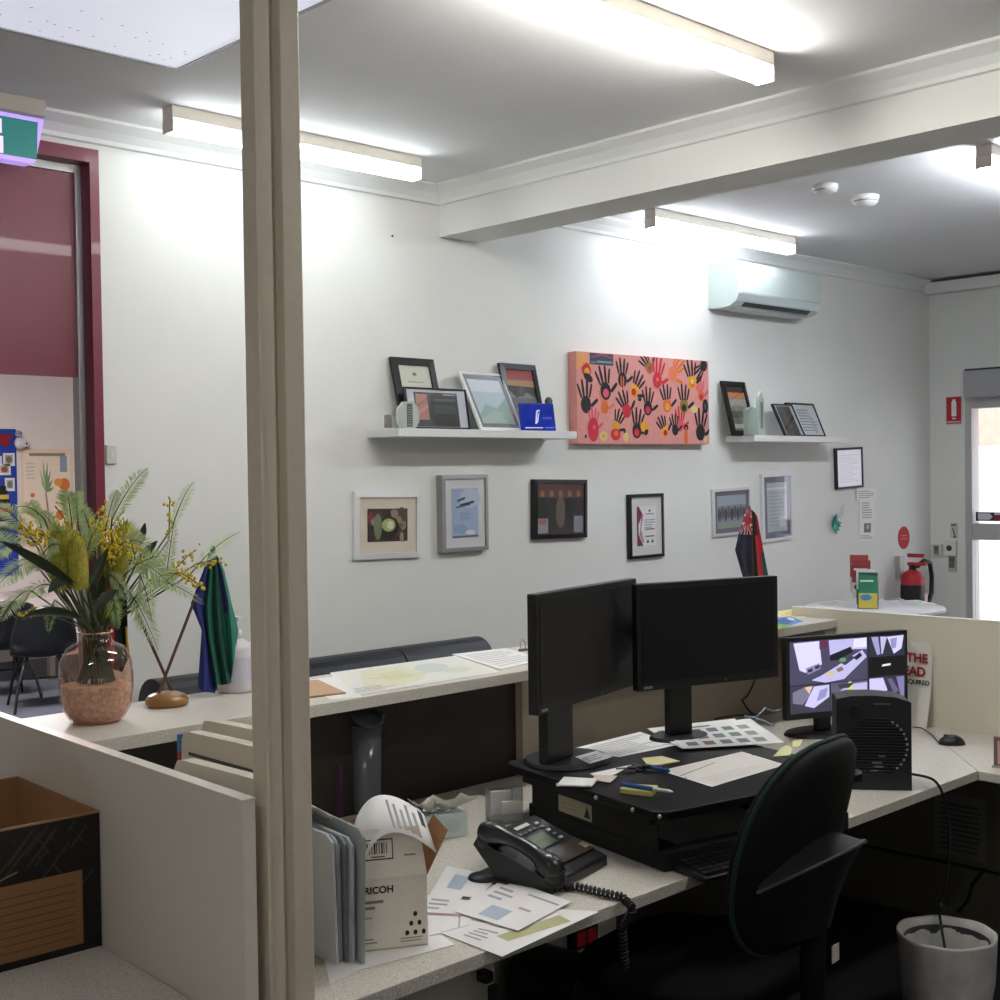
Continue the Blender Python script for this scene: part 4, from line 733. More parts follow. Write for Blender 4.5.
# tissue box
a, b, c = PZ(418, 842, DT), PZ(468, 836, DT), PZ(402, 826, DT); M = basis((a+b)/2, b-a, Vector((0, 0, 1))); w = (b-a).length; dp = .115
h = PY(468, 812, b.y).z-DT
t = thing('tissue_box', 'pale blue tissue box with a tissue pulled out', 'tissue box', M=M); TB = m('#cfdcdd', .7)
g = G(); g.box((-w/2, 0, .0005), (w/2, dp, h), TB); g.art(lambda u, v, l: (-w/2+w*u, -l, h*v), [('p',[(0,.0),(.4,.0),(.25,.5),(0,.6)],m('#dbe5e4')),('c',.7,.5,.15,.3,m('#bfd0d2'))]); g.build('carton', t, bevel=.002)
g = G(); n_ = 9; vs = []
for i in range(n_):
    for k in range(4): u = -.075+.15*i/(n_-1); vs.append((u*(.6+.25*k), dp/2-.012+.02*math.sin(i*1.7+k)-.02*k, h+.002+k*.016+.008*math.sin(i*2.1+k*.7)))
g.add(vs, [(i*4+k, i*4+k+1, (i+1)*4+k+1, (i+1)*4+k) for i in range(n_-1) for k in range(3)], m('#ece9e0', .9), True); o = g.build('tissue', t); o.modifiers.new('t', 'SOLIDIFY').thickness = .0015
# cartridge box
a, b = PZ(359, 953.5, DT), PZ(428, 945.5, DT); M = basis(Vector(((a.x+b.x)/2, (a.y+b.y)/2, DT+.002)), b-a, Vector((0, 0, 1))); w = (b-a).length; dp = w*1.05; h = .148
t = thing('carton', 'white open printer cartridge carton stuffed with papers on the desk', 'box', M=M); CB = m('#e8e1d5', .75, noise=.03, scale=80); CI = m('#9c6f42', .85)
g = G(); th = .003
for lo, hi in (((-w/2, 0, 0), (w/2, th, h)), ((-w/2, dp-th, 0), (w/2, dp, h)), ((-w/2, th, 0), (-w/2+th, dp-th, h)), ((w/2-th, th, 0), (w/2, dp-th, h)), ((-w/2, 0, .0), (w/2, dp, .003))): g.box(lo, hi, CB)
g.box((-w/2+.0035, .0035, .0035), (w/2-.0035, dp-.0035, h*.93), m('#6b4a2c', .9)); g.build('carton_body', t)
def flap(p, q, d, ln, mt1, mt2, inset=.012):
    """cardboard flap hinged on p-q, extending along d"""
    p, q, d = Vector(p), Vector(q), Vector(d).normalized()*ln; e = (q-p).normalized()*inset; n = (q-p).cross(d).normalized()*.0015
    A = [p, q, q+d-e, p+d+e]; g = G(); g.poly([v+n for v in A], mt1); g.poly([v-n for v in A][::-1], mt2)
    for i in range(4): g.poly([A[i]+n, A[i]-n, A[(i+1) % 4]-n, A[(i+1) % 4]+n], CI)
    return g.build('flap', t)
flap((-w/2, 0, h), (w/2, 0, h), (0, .16, 1), .10, CB, CI)
flap((w/2, 0, h), (w/2, dp, h), (.48, .0, .85), .098, CI, CI)
flap((w/2, dp, h), (-w/2, dp, h), (0, .3, .95), .085, CI, CI)
flap((-w/2, dp, h), (-w/2, 0, h), (-.5, 0, .7), .075, CI, CB)
g = G(); DK = m('#2a2620', .8)
fn = lambda u, v, l: (-w/2+w*u, -l, h*v)
g.art(fn, [('c', .80+.10*(j-i/2)*1., .22+.135*i, .032, .042, DK) for i in range(3) for j in range(3-i)] if False else [('c', .70+.12*j+.06*i, .20+.13*i, .030, .037, DK) for i in range(3) for j in range(3-i)])
g.art(fn, [lines(.05,.1,.28,.2,2,m('#8fa0aa')), lines(.6,.08,.92,.16,2,m('#a49a86')), ('r',.03,.66,.36,.70,m('#8c8270')), ('r',.03,.58,.24,.62,m('#8c8270')), ('r',.05,.45,.2,.47,m('#a49a86'))]); g.build('printed_face', t)
text('RICOH', .020, DK, t, Matrix.Translation((-w/2+.012, -.0006, h*.80)) @ WALLTXT, bold=.0006)
g = G(); dv = Vector((0, .16, 1)).normalized(); nn = Vector((0, -1, .16)); fl = lambda u, v, l: tuple(Vector((-w/2+w*u, 0, h))+dv*(.10*v)+nn*(.0018+l))
g.art(fl, [('r',.1,.38,.52,.8,DK),('r',.115,.405,.505,.775,CB)]+[('r',.14+.035*i,.5,.14+.035*i+(.012 if i % 3 else .022),.72,DK) for i in range(9)]+[('r',.2,.43,.4,.46,m('#77705f')),('r',.68,.42,.84,.45,m('#8c8270'))]); g.build('barcode_print', t)
def bent(name, label, cat, M, w, l, bendf, art_mt=None, parent=None, ln=10):
    """curled sheet: local x width, running along local v with curve bendf(s)->(y,z)"""
    g = G(); n = 10; P = [bendf(i/n) for i in range(n+1)]; vs = [(sx*w/2, p[0], p[1]) for p in P for sx in (-1, 1)]
    g.add(vs, [(2*i, 2*i+1, 2*i+3, 2*i+2) for i in range(n)], PAPER, True)
    if ln:
        for k in range(ln):
            i = 4+k*.42; j = int(i); f = i-j; 
            if j+1 > n: break
            p = [P[j][c]*(1-f)+P[j+1][c]*f for c in (0, 1)]; f2 = min(1, f+.16); q = [P[j][c]*(1-f2)+P[j+1][c]*f2 for c in (0, 1)]; x1 = w*random.uniform(.1, .42)
            g.poly([(-w*.4, p[0]-.0008, p[1]+.0008), (x1, p[0]-.0008, p[1]+.0008), (x1, q[0]-.0008, q[1]+.0008), (-w*.4, q[0]-.0008, q[1]+.0008)], INKL)
    o = g.build(name, None, M); return tag(o, label, cat)
def arched(name, label, M, sec, y0, y1, dzy, txt=()):
    """sheet bent across local x by section points (x,z), running from y0 to y1 and rising by dzy"""
    P = bez(Vector((sec[0][0], 0, sec[0][1])), Vector((sec[1][0], 0, sec[1][1])), Vector((sec[2][0], 0, sec[2][1])), 14); n = len(P)-1; g = G()
    g.add([(p.x, y, p.z+(dzy if y == y1 else 0)) for p in P for y in (y0, y1)], [(2*i, 2*i+2, 2*i+3, 2*i+1) for i in range(n)], PAPER, True)
    def fn(u, v, l):
        a = min(u*n, n-.001); i = int(a); p = P[i].lerp(P[i+1], a-i); return (p.x, y0+(y1-y0)*v, p.z+dzy*v+.0009+l)
    for u0, v0, u1, v1, mt in txt:
        k = 4
        for q in range(k): g.art(fn, [('r', u0+(u1-u0)*q/k, v0, u0+(u1-u0)*(q+1)/k, v1, mt)])
    o = g.build(name, None, M); o.modifiers.new('t', 'SOLIDIFY').thickness = .0008; return tag(o, label, 'paper')
def bez(a, b, c, n): return [a*(1-t)**2+b*2*t*(1-t)+c*t*t for t in [i/n for i in range(n+1)]]
arched('printed_page', 'curled printed page sticking out of the open white carton', M, [(-w/2+.012, h+.035), (-w*.15, h+.15), (w/2+.02, h+.045)], -.005, dp*.75, .05, [(.55+.075*i, .12, .58+.075*i, .85-.1*(i % 3), INKL) for i in range(5)]+[(.93, .55, .97, .95, INK)])
arched('printed_page', 'white page curling over the folder bundle beside the carton', Matrix.Translation((PZ(343, 965, DT).x-.06, PZ(343, 965, DT).y, DT)), [(-.05, .285), (.06, .345), (.125, .25)], .10, .26, .02, [(.70, .15, .74, .5, INK)])
# bundle of folders beside the post
SH_ = ['#dcdfe6','#d9dce2','#a9b1b3','#e6e8ec','#8f979c','#c6cbd0','#ececee','#a9b3b0']
labs = ['grey document folder with a black elastic band, outermost of the bundle beside the post', 'pale grey folder second in the bundle beside the post', 'blue grey folder third in the bundle beside the post', 'white folder in the middle of the bundle beside the post', 'dark grey folder in the bundle beside the post', 'light grey folder near the carton end of the bundle', 'near white folder next to last before the carton', 'grey green folder against the white carton']
e0_ = PZ(337, 966, DT)
for k in range(8):
    hh = (.262, .25, .255, .248, .252, .25, .246, .268)[k]
    t = thing('document_folder', labs[k], 'folder', M=Matrix.Translation((e0_.x+.0056*k, e0_.y-.003*k+(0, .03, .012, .02, .01, .0, .02, -.012)[k], DT+.002)) @ Matrix.Rotation(-.02*k, 4, 'Z') @ Matrix.Rotation(-.03+.008*k, 4, 'Y'), group='folders standing beside the post')
    mt = m(SH_[k], .55); g = G(); th = .005
    pr = [(0, 0), (.31, 0), (.31, hh*1.02), (.02, hh), (0, hh-.015)]
    g.prism(pr, lambda u, v: (0, u, v), lambda u, v: (.0018, u, v), mt); g.prism(pr, lambda u, v: (th-.0018, u, v), lambda u, v: (th, u, v), mt); g.prism([(.308, .002), (.31, .002), (.31, hh), (.308, hh)], lambda u, v: (.0018, u, v), lambda u, v: (th-.0018, u, v), mt); g.build('cover', t)
    g = G(); g.prism([(.006, .004), (.30, .004), (.30, hh*.97), (.006, hh*.95)], lambda u, v: (.0025, u, v), lambda u, v: (th-.0025, u, v), PAPER); g.build('papers', t)
    if k == 0: g = G(); g.tube([(-.002, .11, .003), (-.0025, .11, hh*.8), (-.001, .16, hh+.004)], .003, BLK, 6); g.build('elastic_band', t)
flat('envelope', 'white sheet under the open carton near the desk edge', 'paper', [(400,905),(455,945),(352,972),(330,950)], dz, th=.0008)
flat('letter', 'window envelope lying nearest the open carton', 'letter', [(447,866),(498,877),(463,916),(418,914)], dz+.004, [('r',.25,.55,.55,.85,m('#a9bccb')),('r',.68,.35,.85,.42,INK),lines(.1,.1,.5,.35,3),('r',.0,.0,1,.03,m('#b98f8f'))])
flat('letter', 'large printed envelope with a pale blue window in the middle of the mail pile', 'letter', [(505,878),(571,902),(518,931),(455,912)], dz+.0062, [('r',.3,.08,.62,.36,m('#b4c3d2')),lines(.1,.5,.4,.85,3),('r',.5,.8,.95,.84,INKL),('r',.62,.45,.8,.5,m('#c4a9a9'))])
flat('letter', 'white folded letter under the printed envelopes, near the carton', 'letter', [(425,895),(475,900),(470,925),(430,936)], dz+.002, [('r',.7,.0,.74,1,INKL)])
flat('letter', 'large white letter with a yellow green patch hanging over the desk edge', 'letter', [(490,905),(599,912),(502,957),(432,930)], dz+.0012, [('p',[(.62,.25),(.80,.22),(.95,.75),(.75,.85)],m('#b9b98a')),lines(.35,.1,.6,.35,4),('r',.1,.45,.3,.48,INKL)])
flat('sheet', 'white printed sheet under the folders by the post', 'paper', [(318,930),(368,935),(380,960),(330,985)], dz-.0001, th=.0006)
# telephone
P0, P1 = PZ(557, 893, DT), PZ(607, 866, DT); ang = math.atan2(P1.y-P0.y, P1.x-P0.x); w = (P1-P0).length; M = basis(Vector(((P0.x+P1.x)/2, (P0.y+P1.y)/2, DT+.001)), P1-P0, Vector((0, 0, 1)))
t = thing('desk_phone', 'black office desk phone with a small display and coiled cord', 'telephone', M=M); PH = m('#17181b', .4); dp = .215; hb, hf = .100, .026
pr = [(0, 0), (0, hf), (.035, hf+.012), (dp, hb), (dp+.01, hb-.015), (dp-.05, .02), (dp-.06, 0)]
g = G(); g.prism(pr, lambda u, v: (-w/2-.018, u, v), lambda u, v: (w/2, u, v), PH); g.build('body', t, bevel=.006, seg=3)
sl = math.atan2(hb-hf-.012, dp-.035); F0 = Vector((0, .035, hf+.012)); fd = Vector((0, math.cos(sl), math.sin(sl))); fn_ = Vector((0, -math.sin(sl), math.cos(sl))); LL = math.hypot(dp-.035, hb-hf-.012)
ff = lambda u, v, l: tuple(Vector((-w/2+.032+(w-.038)*u, 0, 0))+F0+fd*(LL*v)+fn_*(.0006+l))
def slab(g, u0, v0, u1, v1, hgt, mt): g.hexa([ff(u0,v0,0), ff(u1,v0,0), ff(u1,v1,0), ff(u0,v1,0)], [ff(u0,v0,hgt), ff(u1,v0,hgt), ff(u1,v1,hgt), ff(u0,v1,hgt)], mt)
g = G(); slab(g, .30, .36, .74, .66, .002, m('#101113', .3)); g.art(lambda u, v, l: ff(.33+.38*u, .385+.25*v, .002+l), [('r',0,0,1,1,m('#4f5a40', .3)),('r',.1,.2,.6,.3,m('#6b7758')),('r',.1,.6,.8,.7,m('#6b7758'))]); g.build('display', t)
KY = m('#6d7076', .5); KD = m('#33353a', .5); LBL = m('#c9cccf', .6)
for i in range(4):
    for j in range(3): g = G(); slab(g, .06+.075*j, .10+.11*i, .115+.075*j, .17+.11*i, .004, KD); g.build('key', t)
for i in range(5):
    g = G(); slab(g, .20, .40+.1*i, .27, .44+.1*i, .003, LBL if i % 2 else KY); g.build('key', t)
    g = G(); slab(g, .80, .40+.1*i, .87, .44+.1*i, .003, LBL if i % 2 == 0 else KY); g.build('key', t)
for i in range(4): g = G(); slab(g, .34+.1*i, .72, .41+.1*i, .77, .003, KY); g.build('key', t)
g = G(); slab(g, .42, .84, .72, .90, .0015, m('#e3e3e0')); g.build('name_strip', t)
g = G(); slab(g, .28, -.01, .98, .28, .006, m('#3a3228', .3)); slab(g, .86, .05, .96, .16, .008, m('#b9a98a', .3, .6)); g.build('front_bar', t)
g = G(); hy = lambda s: Vector((-w/2+.004, 0, 0))+F0*1+fd*(LL*(-.20+1.22*s))+fn_*(.014+.022*(math.sin(PI*min(max((s-.0)/1, 0), 1))))
pts = [hy(i/14) for i in range(15)]; rs = [.020, .029, .031, .027, .021, .0185, .018, .018, .018, .0185, .021, .027, .031, .029, .020]
g.tube(pts, rs, m('#131417', .3, coat=.3), 14); g.ball(pts[1]+Vector((0,0,-.016)), .028, PH, 12); g.ball(pts[-2]+Vector((0,0,-.018)), .028, PH, 12); g.build('handset', t)
g = G(); g.lathe([(0, 0), (.036, 0), (.04, .005), (.036, .011), (0, .012)], PH, (-w/2-.01, .20, 0), 24); g.box((-w/2-.03, .12, .001), (-w/2+.05, .23, .010), PH); g.build('foot', t)
s0, s1 = PZ(574, 886, DT+.012), PZ(622, 897, DT+.012); s2 = PZ(630, 905, DT+.008); 
cp = [M @ Vector((-w/2-.02, -.02, .012)), PZ(560, 889, DT+.006), s0, (s0+s1)/2, s1, s2+Vector((0, -.01, -.005))]+[Vector((s2.x+.004*k, YF-.018, DT-.05*k)) for k in (1, 2, 3)]
dn = []
for i in range(len(cp)-1):
    for k in range(30): dn.append(cp[i].lerp(cp[i+1], k/30))
g = G(); coil = []
for i in range(40, len(dn)-1):
    tt = (dn[i+1]-dn[i-1]).normalized(); a_ = tt.cross(Vector((.3, .2, 1))).normalized(); b_ = tt.cross(a_); q = i*1.15; coil.append(dn[i]+(a_*math.cos(q)+b_*math.sin(q))*.0085)
g.tube(dn[:41], .0025, BLK, 6); g.tube(coil, .0033, BLK, 5); o = g.build('coiled_cord', t); o.matrix_parent_inverse = M.inverted()
# card holder behind the phone
a = PZ(508, 822, DT); t = thing('card_holder', 'clear card holder with two white card stacks behind the phone', 'card holder', (a.x, a.y, DT), -.5); CH = glass('clear_plastic', '#d8dcde', .25, .12)
g = G(); g.box((-.055, -.03, .0005), (.055, .04, .004), CH); g.box((-.055, .036, .0041), (.055, .04, .09), CH); g.box((-.055, -.03, .0041), (.055, -.027, .03), CH); g.build('holder', t)
for k, (x0, y0, hh, lab) in enumerate(((-.045, .012, .085, 'taller stack of white cards in the clear holder behind the phone'), (-.02, -.018, .062, 'lower stack of white cards in the clear holder by the phone'))):
    g = G(); g.box((x0, y0, .0045), (x0+.06, y0+.016, hh), m('#dcdad6', .7)); M2 = Matrix.Translation((a.x, a.y, DT)) @ Matrix.Rotation(-.5, 4, 'Z'); tag(g.build('card_stack', None, M2, bevel=.001), lab, 'cards')
# ================================================================== sit-stand riser and what is on it
RT = .88; rc = PZ(659, 814, RT); rb = PZ(500, 765, RT); ra = math.atan2(-.079, .398); M = Matrix.Translation((rc.x, rc.y, 0)) @ Matrix.Rotation(ra, 4, 'Z'); RW = .74; RD_ = .70
t = thing('desk_riser', 'black sit-stand desk riser in the middle of the desk', 'desk riser', M=M)
g = G(); c = .03; pr = [(c, 0), (RW-c, 0), (RW, c), (RW, RD_-c), (RW-c, RD_), (c, RD_), (0, RD_-c), (0, c)]
RB = m('#0c0c0e', .5, noise=.1, scale=300, spec=.25)
g.hexa([(x, y, RT-.022) for x, y in pr], [(x, y, RT) for x, y in pr], RB); g.build('top', t, bevel=.003)
g = G(); g.box((.045, .035, DT+.001), (RW-.045, .075, DT+.05), BLKM); g.box((.045, .59, DT+.001), (RW-.045, .63, DT+.05), BLKM); g.box((.045, .0755, DT+.001), (.12, .5895, DT+.05), BLKM); g.box((RW-.12, .0755, DT+.001), (RW-.045, .5895, DT+.05), BLKM); g.build('base', t, bevel=.004)
for x in (.07, RW-.10):
    g = G(); g.hexa([(x, .10, DT+.052), (x+.03, .10, DT+.052), (x+.03, .15, DT+.052), (x, .15, DT+.052)], [(x, .48, RT-.0225), (x+.03, .48, RT-.0225), (x+.03, .53, RT-.0225), (x, .53, RT-.0225)], BLKM); g.build('lift_arm', t)
    g = G(); x2 = x+.032 if x < .3 else x-.032; g.hexa([(x2, .50, DT+.052), (x2+.03, .50, DT+.052), (x2+.03, .55, DT+.052), (x2, .55, DT+.052)], [(x2, .12, RT-.0225), (x2+.03, .12, RT-.0225), (x2+.03, .17, RT-.0225), (x2, .17, RT-.0225)], BLKM); g.build('lift_arm', t)
g = G(); g.box((.02, .06, RT-.045), (.032, .62, RT-.0222), BLKM); g.build('side_rail', t)
g = G(); g.box((RW-.032, .06, RT-.045), (RW-.02, .62, RT-.0222), BLKM); g.build('side_rail', t)
for x, y in ((.0, .10), (.0, .25), (.0, .42), (.012, .012)):
    g = G(); g.ball((x-.0005, y, RT-.011), .006, m('#b9b9b6', .3, .7), 8); g.build('bolt', t)
g = G(); g.box((.0432, .33, DT+.06), (.0445, .48, DT+.105), m('#a8a488', .6)); g.art(lambda u, v, l: (.0432-l, .48-.15*u, DT+.06+.045*v), [('p',[(.78,.15),(.97,.15),(.875,.85)],m('#1f1e18')),('r',.08,.3,.6,.36,m('#8f8b72')),('r',.08,.6,.5,.66,m('#8f8b72'))]); g.build('warning_label', t, )
g = G(); g.box((.0446, .06, DT+.051), (.05, .61, RT-.046), BLKM); g.build('side_plate', t)
# keyboard
KM = M @ Matrix.Translation((.29, -.015, DT+.001)); t = thing('keyboard', 'black computer keyboard on the desk in front of the riser', 'keyboard', M=KM)
g = G(); g.hexa([(-.22, -.07, 0), (.22, -.07, 0), (.22, .045, 0), (-.22, .045, 0)], [(-.22, -.07, .012), (.22, -.07, .012), (.22, .045, .022), (-.22, .045, .022)], m('#141416', .35)); g.build('case', t, bevel=.003)
for r_i in range(5):
    for k in range(14):
        x, y = -.21+.0293*k, -.058+.0205*r_i; zz = .012+(y+.07)*.087
        g = G(); g.box((x, y, zz+.0005), (x+.025, y+.017, zz+.007), m('#1d1d20', .4)); g.build('key', t)
# screens
def screen(label, Lp, d1, Rp, d2, ztop, zbot, wbez, face, stand, base_r, zb, name='monitor', art=None, badge=True):
    fl = lambda px, d: Vector(((_f.x*d/_cp)+_r.x*(px-500)/F*d, (_f.y*d/_cp)+_r.y*(px-500)/F*d, 0))
    a, b = fl(Lp, d1), fl(Rp, d2); w = (b-a).length; h = ztop-zbot; M = basis(Vector(((a.x+b.x)/2, (a.y+b.y)/2, zbot)), b-a, Vector((0, 0, 1)))
    t = thing(name, label, 'monitor', M=M)
    g = G(); g.box((-w/2, .0, 0), (w/2, .028, h), BLK); g.hexa([(-w/2+.04, .0281, .04), (w/2-.04, .0281, .04), (w/2-.04, .0281, h-.04), (-w/2+.04, .0281, h-.04)][::1], [(-w/2+.1, .055, .08), (w/2-.1, .055, .08), (w/2-.1, .055, h-.08), (-w/2+.1, .055, h-.08)], BLK); g.build('housing', t, bevel=.003)
    g = G(); g.box((-w/2+wbez, -.0015, wbez*1.5), (w/2-wbez, -.0002, h-wbez), face)
    if art: g.art(lambda u, v, l: (-w/2+wbez+(w-2*wbez)*u, -.0015-l, wbez*1.5+(h-2.5*wbez)*v), art)
    g.build('screen', t)
    if badge:
        g = G(); g.box((-w/2+.02, -.002, .006), (-w/2+.05, -.0002, .013), m('#8a8c90', .4, .4)); g.build('badge', t)
        g = G(); g.box((.10*w, -.0018, .007), (.10*w+.008, -.0002, .012), m('#55585c', .4)); g.build('power_button', t)
    zz = zb-zbot; sx, sw = stand[:2]; bx_ = sx+(stand[2] if len(stand) > 2 else 0)
    g = G(); yn = base_r[2]-.012; g.box((sx-.05, .054, h*.35), (sx+.05, yn+.03, h*.55), BLK); g.box((sx-sw/2, yn, zz+.012), (sx+sw/2, yn+.03, h*.349), BLK); g.build('stand_neck', t, bevel=.004)
    if base_r: 
        g = G(); n = 36; ring = [(bx_+base_r[0]*math.cos(2*PI*i/n), base_r[2]+base_r[1]*math.sin(2*PI*i/n)) for i in range(n)]
        g.hexa([(x, y, zz) for x, y in ring], [(bx_+(x-bx_)*.93, base_r[2]+(y-base_r[2])*.93, zz+.012) for x, y in ring], m('#121214', .5)); g.build('stand_base', t, bevel=.002)
    return t, M, w, h
SCR = m('#09090b', .35, spec=.35)
screen('black switched-off monitor nearer the post, on the desk riser', 534.5, 3.30, 635.5, 3.77, 1.392, 1.079, .016, SCR, (.025, .145, .05), (.135, .12, .125), RT+.001)
screen('black switched-off monitor nearer the security screen, on the desk riser', 635.5, 3.665, 777, 3.90, 1.383, 1.075, .016, SCR, (.02, .085), (.10, .075, .19), RT+.001)
# security monitor: split camera picture
E_ = .5
def e(c): return m(c, .5, emit=E_)
VI, LA, DK2, MIDV = e('#8783c8'), e('#c9c6f0'), e('#24232f'), e('#4b4a63')
art = [('r',0,0,1,1,e('#34334a')),
 ('r',.0,.40,.665,1,e('#45435c')),('p',[(.03,.98),(.25,.99),(.27,.66),(.13,.56),(.08,.60)],e('#d3d0f2')),('p',[(.13,.62),(.25,.68),(.26,.60),(.15,.53)],e('#8c83b0')),('p',[(.15,.60),(.19,.62),(.19,.57),(.15,.56)],e('#33262a')),('p',[(.21,.64),(.25,.66),(.25,.61),(.21,.60)],e('#33262a')),
 ('p',[(.25,.99),(.32,.99),(.32,.90),(.25,.87)],e('#5d2a4a')),('p',[(.33,.99),(.66,.99),(.66,.83),(.50,.84),(.34,.78)],e('#b7b3e4')),('p',[(.34,.78),(.52,.88),(.54,.80),(.40,.70),(.34,.70)],e('#191922')),('p',[(.55,.98),(.66,.99),(.66,.86),(.54,.86)],e('#d9d8f6')),
 ('p',[(.18,.45),(.30,.40),(.46,.43),(.66,.72),(.62,.82),(.50,.72),(.40,.62),(.26,.50)],e('#b9b5e2')),('p',[(.43,.66),(.52,.76),(.56,.72),(.47,.62)],e('#3a3a50')),('p',[(.54,.72),(.60,.79),(.62,.74),(.57,.68)],e('#16161e')),('c',.45,.70,.03,.03,e('#5f9a62')),('p',[(.30,.53),(.36,.56),(.38,.50),(.32,.46)],e('#c9b7a0')),('p',[(.39,.58),(.44,.61),(.46,.56),(.41,.53)],e('#77684f')),
 ('r',.68,.72,1,1,e('#2c2b3a')),('p',[(.70,.99),(.76,.99),(.78,.74),(.75,.73)],e('#9a97c8')),('p',[(.78,.99),(.84,.98),(.80,.74),(.79,.74)],e('#bcb9e6')),('p',[(.84,.98),(.99,.99),(.97,.80),(.90,.73)],e('#cfccf4')),('p',[(.87,.95),(.93,.96),(.92,.82),(.88,.80)],e('#8f8cbe')),
 ('r',.68,.42,1,.705,e('#08080c')),('p',[(.79,.56),(.87,.57),(.87,.60),(.80,.59)],e('#e6e5f5')),
 ('r',0,.0,.335,.385,e('#3a3848')),('p',[(.02,.3),(.12,.36),(.18,.25),(.1,.12),(.02,.15)],e('#77718a')),('p',[(.2,.36),(.33,.37),(.33,.2),(.2,.06),(.12,.1)],e('#c2bfe8')),('p',[(.25,.3),(.32,.33),(.3,.2),(.22,.15)],e('#8f8cc0')),('p',[(.12,.36),(.19,.37),(.16,.26)],e('#d6b9a0')),
 ('r',.345,.0,.665,.385,e('#5a586e')),('p',[(.36,.2),(.5,.35),(.66,.36),(.66,.1),(.42,.0)],e('#b4b1da')),('c',.38,.12,.03,.1,e('#4f8f3f')),('c',.51,.3,.025,.1,e('#c9c77c')),('p',[(.4,.36),(.55,.37),(.5,.3),(.42,.3)],e('#38364a')),
 ('r',.68,.0,1,.41,e('#2f2e3e')),('p',[(.68,.4),(.8,.4),(.84,.22),(.76,.12),(.68,.16)],e('#c6c3ee')),('p',[(.84,.38),(.88,.38),(.94,.2),(.9,.15)],e('#5f5d80')),('p',[(.92,.4),(.99,.4),(.99,.1),(.96,.1)],e('#7d7aa8')),
 ('r',0,.385,.665,.395,e('#1b1b24')),('r',.667,0,.678,1,e('#14141c')),('r',.337,0,.344,.39,e('#1b1b24'))]
screen('switched-on security monitor showing several camera views', 784.5, 4.62, 906.5, 4.82, 1.098, .800, .015, m('#34334a', .4, emit=E_), (-.05, .06), (.16, .10, .09), DT+.001, art=art, badge=False)
z_ = RT+.0008
flat('form', 'white form with ruled columns behind the round monitor base', 'paper', [(560,752),(640,732),(678,745),(620,757)], z_, [lines(.05,.1,.95,.9,9,m('#b9b9be'))])
flat('printed_page', 'printed white page with photo rows, topmost of the fanned sheets', 'paper', [(662,729),(750,719),(784,743),(682,749)], z_+.007, [('r',.08+.17*i,.62-.27*j,.19+.17*i,.78-.27*j,m(c)) for j in range(3) for i, c in enumerate(('#6d7a72','#8a6f6a','#75808c','#6f8a78','#9aa39f'))]+[('r',.05,.86,.5,.9,INK)], th=.002)
flat('printed_page', 'white page sticking out under the photo sheet, toward the post', 'paper', [(647,729),(735,719),(745,735),(680,748)], z_+.004, [lines(.05,.1,.5,.9,7)], th=.002)
flat('manila_folder', 'open cream folder with papers near the riser front', 'folder', [(661,771),(742,752),(785,765),(712,787)], z_, [('p',[(.0,.5),(1,.72),(1,.75),(0,.53)],m('#6d6a66')),('r',.02,.02,.98,.98,m('#dcd8d2')),('p',[(.02,.62),(.55,.80),(.55,.82),(.02,.645)],m('#77736f')),lines(.1,.1,.8,.4,4,m('#c9c6c2'))])
mcard = [(575,757),(597,751),(612,757),(590,764)]
flat('business_card', 'small white card lying on the round monitor base', 'card', mcard, RT+.0145, [lines(.1,.2,.8,.8,3)])
flat('business_card', 'white card at the riser edge, in front of the round monitor base', 'card', [(564,778),(598,780),(592,787),(557,786)], z_+.004, th=.004)
flat('note', 'white slip beside the keys on the riser', 'note', [(590,774),(632,765),(616,774),(600,780)], z_, th=.0015)
flat('note', 'pinkish white slip with torn corner between the card and the slip', 'note', [(595,775),(618,776),(610,783),(592,780)], z_+.0022, mt=m('#dfd3cb', .8))
flat('sticky_note', 'pale yellow sticky note behind the blue capped keys', 'sticky note', [(642,759),(662,757),(680,762),(648,767)], z_, mt=m('#d8d2a2', .8), th=.003)
flat('sticky_note_pad', 'yellow sticky note pad at the riser front edge under the pen', 'sticky note', [(626,788),(658,790),(652,797),(620,793)], z_, mt=m('#e0d58c', .8), th=.012)
flat('sticky_note', 'pale green sticky note nearest the office chair on the riser', 'sticky note', [(782,748),(793,744),(790,756),(773,757)], z_, mt=m('#c9cd9c', .8), th=.002)
flat('sticky_note', 'yellow sticky note at the far end of the riser beside the chair', 'sticky note', [(793,741),(803,740),(800,747),(790,748)], z_, mt=m('#d4cf9a', .8), th=.002)
def pen(p, q, z, cols, label):
    a, b = PZ(*p, z), PZ(*q, z); t = thing('pen', label, 'pen', a, math.atan2(b.y-a.y, b.x-a.x)); L = (b-a).length
    g = G(); g.tube([(0, 0, 0), (L*.62, 0, 0)], .0055, m(cols[0], .35), 10); g.build('cap', t)
    g = G(); g.tube([(L*.621, 0, 0), (L*.93, 0, 0), (L, 0, 0)], [.005, .005, .0015], m(cols[1], .35), 10); g.build('barrel', t)
pen((622,784), (673,792), RT+.0195, ('#1f4f96', '#c9cfc0'), 'blue and white pen lying over the yellow note pad')
pen((648,767), (670,771), RT+.009, ('#2463b0', '#1d4f90'), 'bright blue capped pen beside the keys on the riser')
a = PZ(640, 771, RT); t = thing('keys', 'small bunch of dark keys on the riser beside the blue pen', 'keys', (a.x, a.y, RT))
